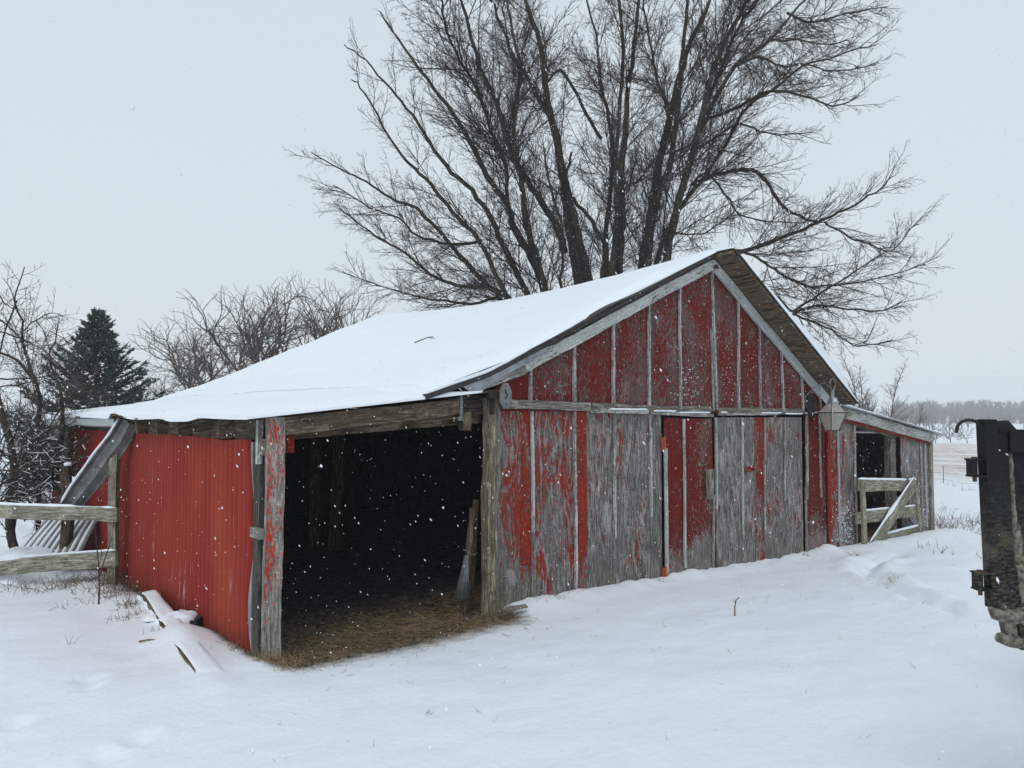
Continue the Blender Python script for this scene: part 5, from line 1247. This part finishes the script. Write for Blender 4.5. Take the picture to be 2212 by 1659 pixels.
# straw and dung strewn over the doorway earth
W = [(r_.uniform(-2.25, .15), r_.triangular(-1.0, 1.5, .45), 1, .01, r_.uniform(.03, .12), .0022, 1) for _ in range(1300)]
strewn('straw_litter', 'trampled straw strewn over the bare earth of the open bay', 'straw', W, 'straw')
V = []; Fc = []
for _ in range(1500):
    x, y = r_.uniform(-2.3, 0.0), r_.uniform(.5, 4.2)
    if r_.random() < .35: y = r_.uniform(-.45, .8)
    s_ = r_.uniform(.008, .035)*(1 if y > .7 else .5); z = g(x, y); a = r_.uniform(0, 6.28); k = len(V)
    V += [(x+s_*math.cos(a), y+s_*math.sin(a), z), (x+s_*math.cos(a+2.1), y+s_*math.sin(a+2.1), z), (x+s_*math.cos(a+4.2), y+s_*math.sin(a+4.2), z), (x, y, z+s_*.8)]
    Fc += [(k, k+1, k+3), (k+1, k+2, k+3), (k+2, k, k+3)]
tag(raw('earth_clods', V, Fc, bark_mat('earth_clod', (.02, .018, .016), (.075, .06, .045))), 'dark clods of trampled earth on the floor of the open bay', 'clods', kind='stuff')
# upright reddish sapling before the fence, stick in the snow, twig on the snow
def stem(name, label, cat, paths, mat='barkred'):
    b = paths[0][0][0]; t = None; B = Branches()
    for pts, a, b_ in paths: B.add([tuple(map(float, p)) for p in pts], a, b_)
    return tag(B.build(name, M[mat], None, 5), label, cat)
gq = on(213, 1302, 'z', 0); dq = float((gq-CAM)@FW)
S = lambda L, o=0: [tuple(at(px, py, dq+o)) for px, py in L]
stem('sapling', 'thin reddish leafless sapling standing in front of the lower fence rail', 'sapling', [(S([(213, 1308), (215, 1270), (213, 1220), (208, 1170), (205, 1130)]), .011, .004), (S([(214, 1250), (224, 1215), (236, 1180), (244, 1150), (246, 1120)], .1), .008, .003),
     (S([(213, 1225), (220, 1195), (214, 1175)]), .005, .002), (S([(215, 1268), (226, 1260), (236, 1240)], .05), .005, .002), (S([(208, 1172), (203, 1160)]), .003, .002), (S([(236, 1180), (232, 1160)], .1), .003, .002)])
gq = on(1587, 1326, 'z', 0); dq = float((gq-CAM)@FW)
stem('stick', 'short crooked stick upright in the snow before the barn doors', 'stick', [(S([(1587, 1330), (1587, 1312), (1590, 1296), (1597, 1290)]), .009, .005), (S([(1588, 1302), (1583, 1293)]), .004, .002)], 'deadweed')
gq = on(310, 1382, 'z', 0.02); dq = float((gq-CAM)@FW)
stem('fallen_twig', 'dark fallen twig lying on the snow left of the fallen board', 'twig', [(S([(300, 1386), (320, 1382), (345, 1382), (372, 1380)]), .009, .003), (S([(320, 1382), (330, 1388)]), .004, .002)], 'deadweed')
gq = on(925, 735, 'y', 3); 
p0 = on(905, 741, 'y', 3.2); xx, yy = 0, 0
def roof_hit(px, py):
    for k in range(400):
        p = at(px, py, 8+k*.03)
        if -.85 < p[0] < XA and p[2] < snow_top_left(float(p[0]), float(p[1])): return tuple(p+np.array([0, 0, .012]))
    return tuple(at(px, py, 12))
stem('fallen_twig', 'small dark twig lying on the snow of the main roof', 'twig', [([roof_hit(896, 742), roof_hit(912, 735), roof_hit(925, 730), roof_hit(936, 729)], .009, .005), ([roof_hit(925, 730), roof_hit(940, 733)], .005, .003)], 'deadweed')

# falling snow, thin elongated flakes through the air
def snowfall():
    r = np.random.default_rng(4); N = 60000
    P = np.stack([r.uniform(-8, 14, N), r.uniform(-6, 9, N), r.uniform(0.05, 7.5, N)], 1)
    dc = np.linalg.norm(P-CAM, axis=1); keep = dc > 1.7
    keep &= ~((P[:, 0] > -2.6) & (P[:, 0] < 11) & (P[:, 1] > -.05) & (P[:, 2] < 4.4))
    P = P[keep]; n = len(P); size = r.lognormal(math.log(.0020), .38, n); size = np.clip(size, .0012, .0042)
    ax = np.array([.34, -.25, -1.0])+r.normal(0, .22, (n, 3)); ax /= np.linalg.norm(ax, axis=1)[:, None]
    u = np.cross(ax, np.array([.3, .9, .2])); u /= np.linalg.norm(u, axis=1)[:, None]; v = np.cross(ax, u); el = r.uniform(1.2, 2.6, n)
    s = size[:, None]
    V = np.concatenate([P+ax*s*el[:, None], P+u*s, P+v*s, P-u*s, P-v*s, P-ax*s*el[:, None]], 0); i = np.arange(n)
    F_ = []
    for a in range(4):
        b = 1+a; c = 1+(a+1) % 4; F_.append(np.stack([i, i+b*n, i+c*n], 1)); F_.append(np.stack([i+5*n, i+c*n, i+b*n], 1))
    T = NT('snowflake'); m_ = T.fin((.9, .92, .95), .6, None, .2)
    tag(raw('falling_snow', V, np.concatenate(F_, 0), m_), 'fine snowflakes drifting down through the air', 'snowfall', kind='stuff')
snowfall()
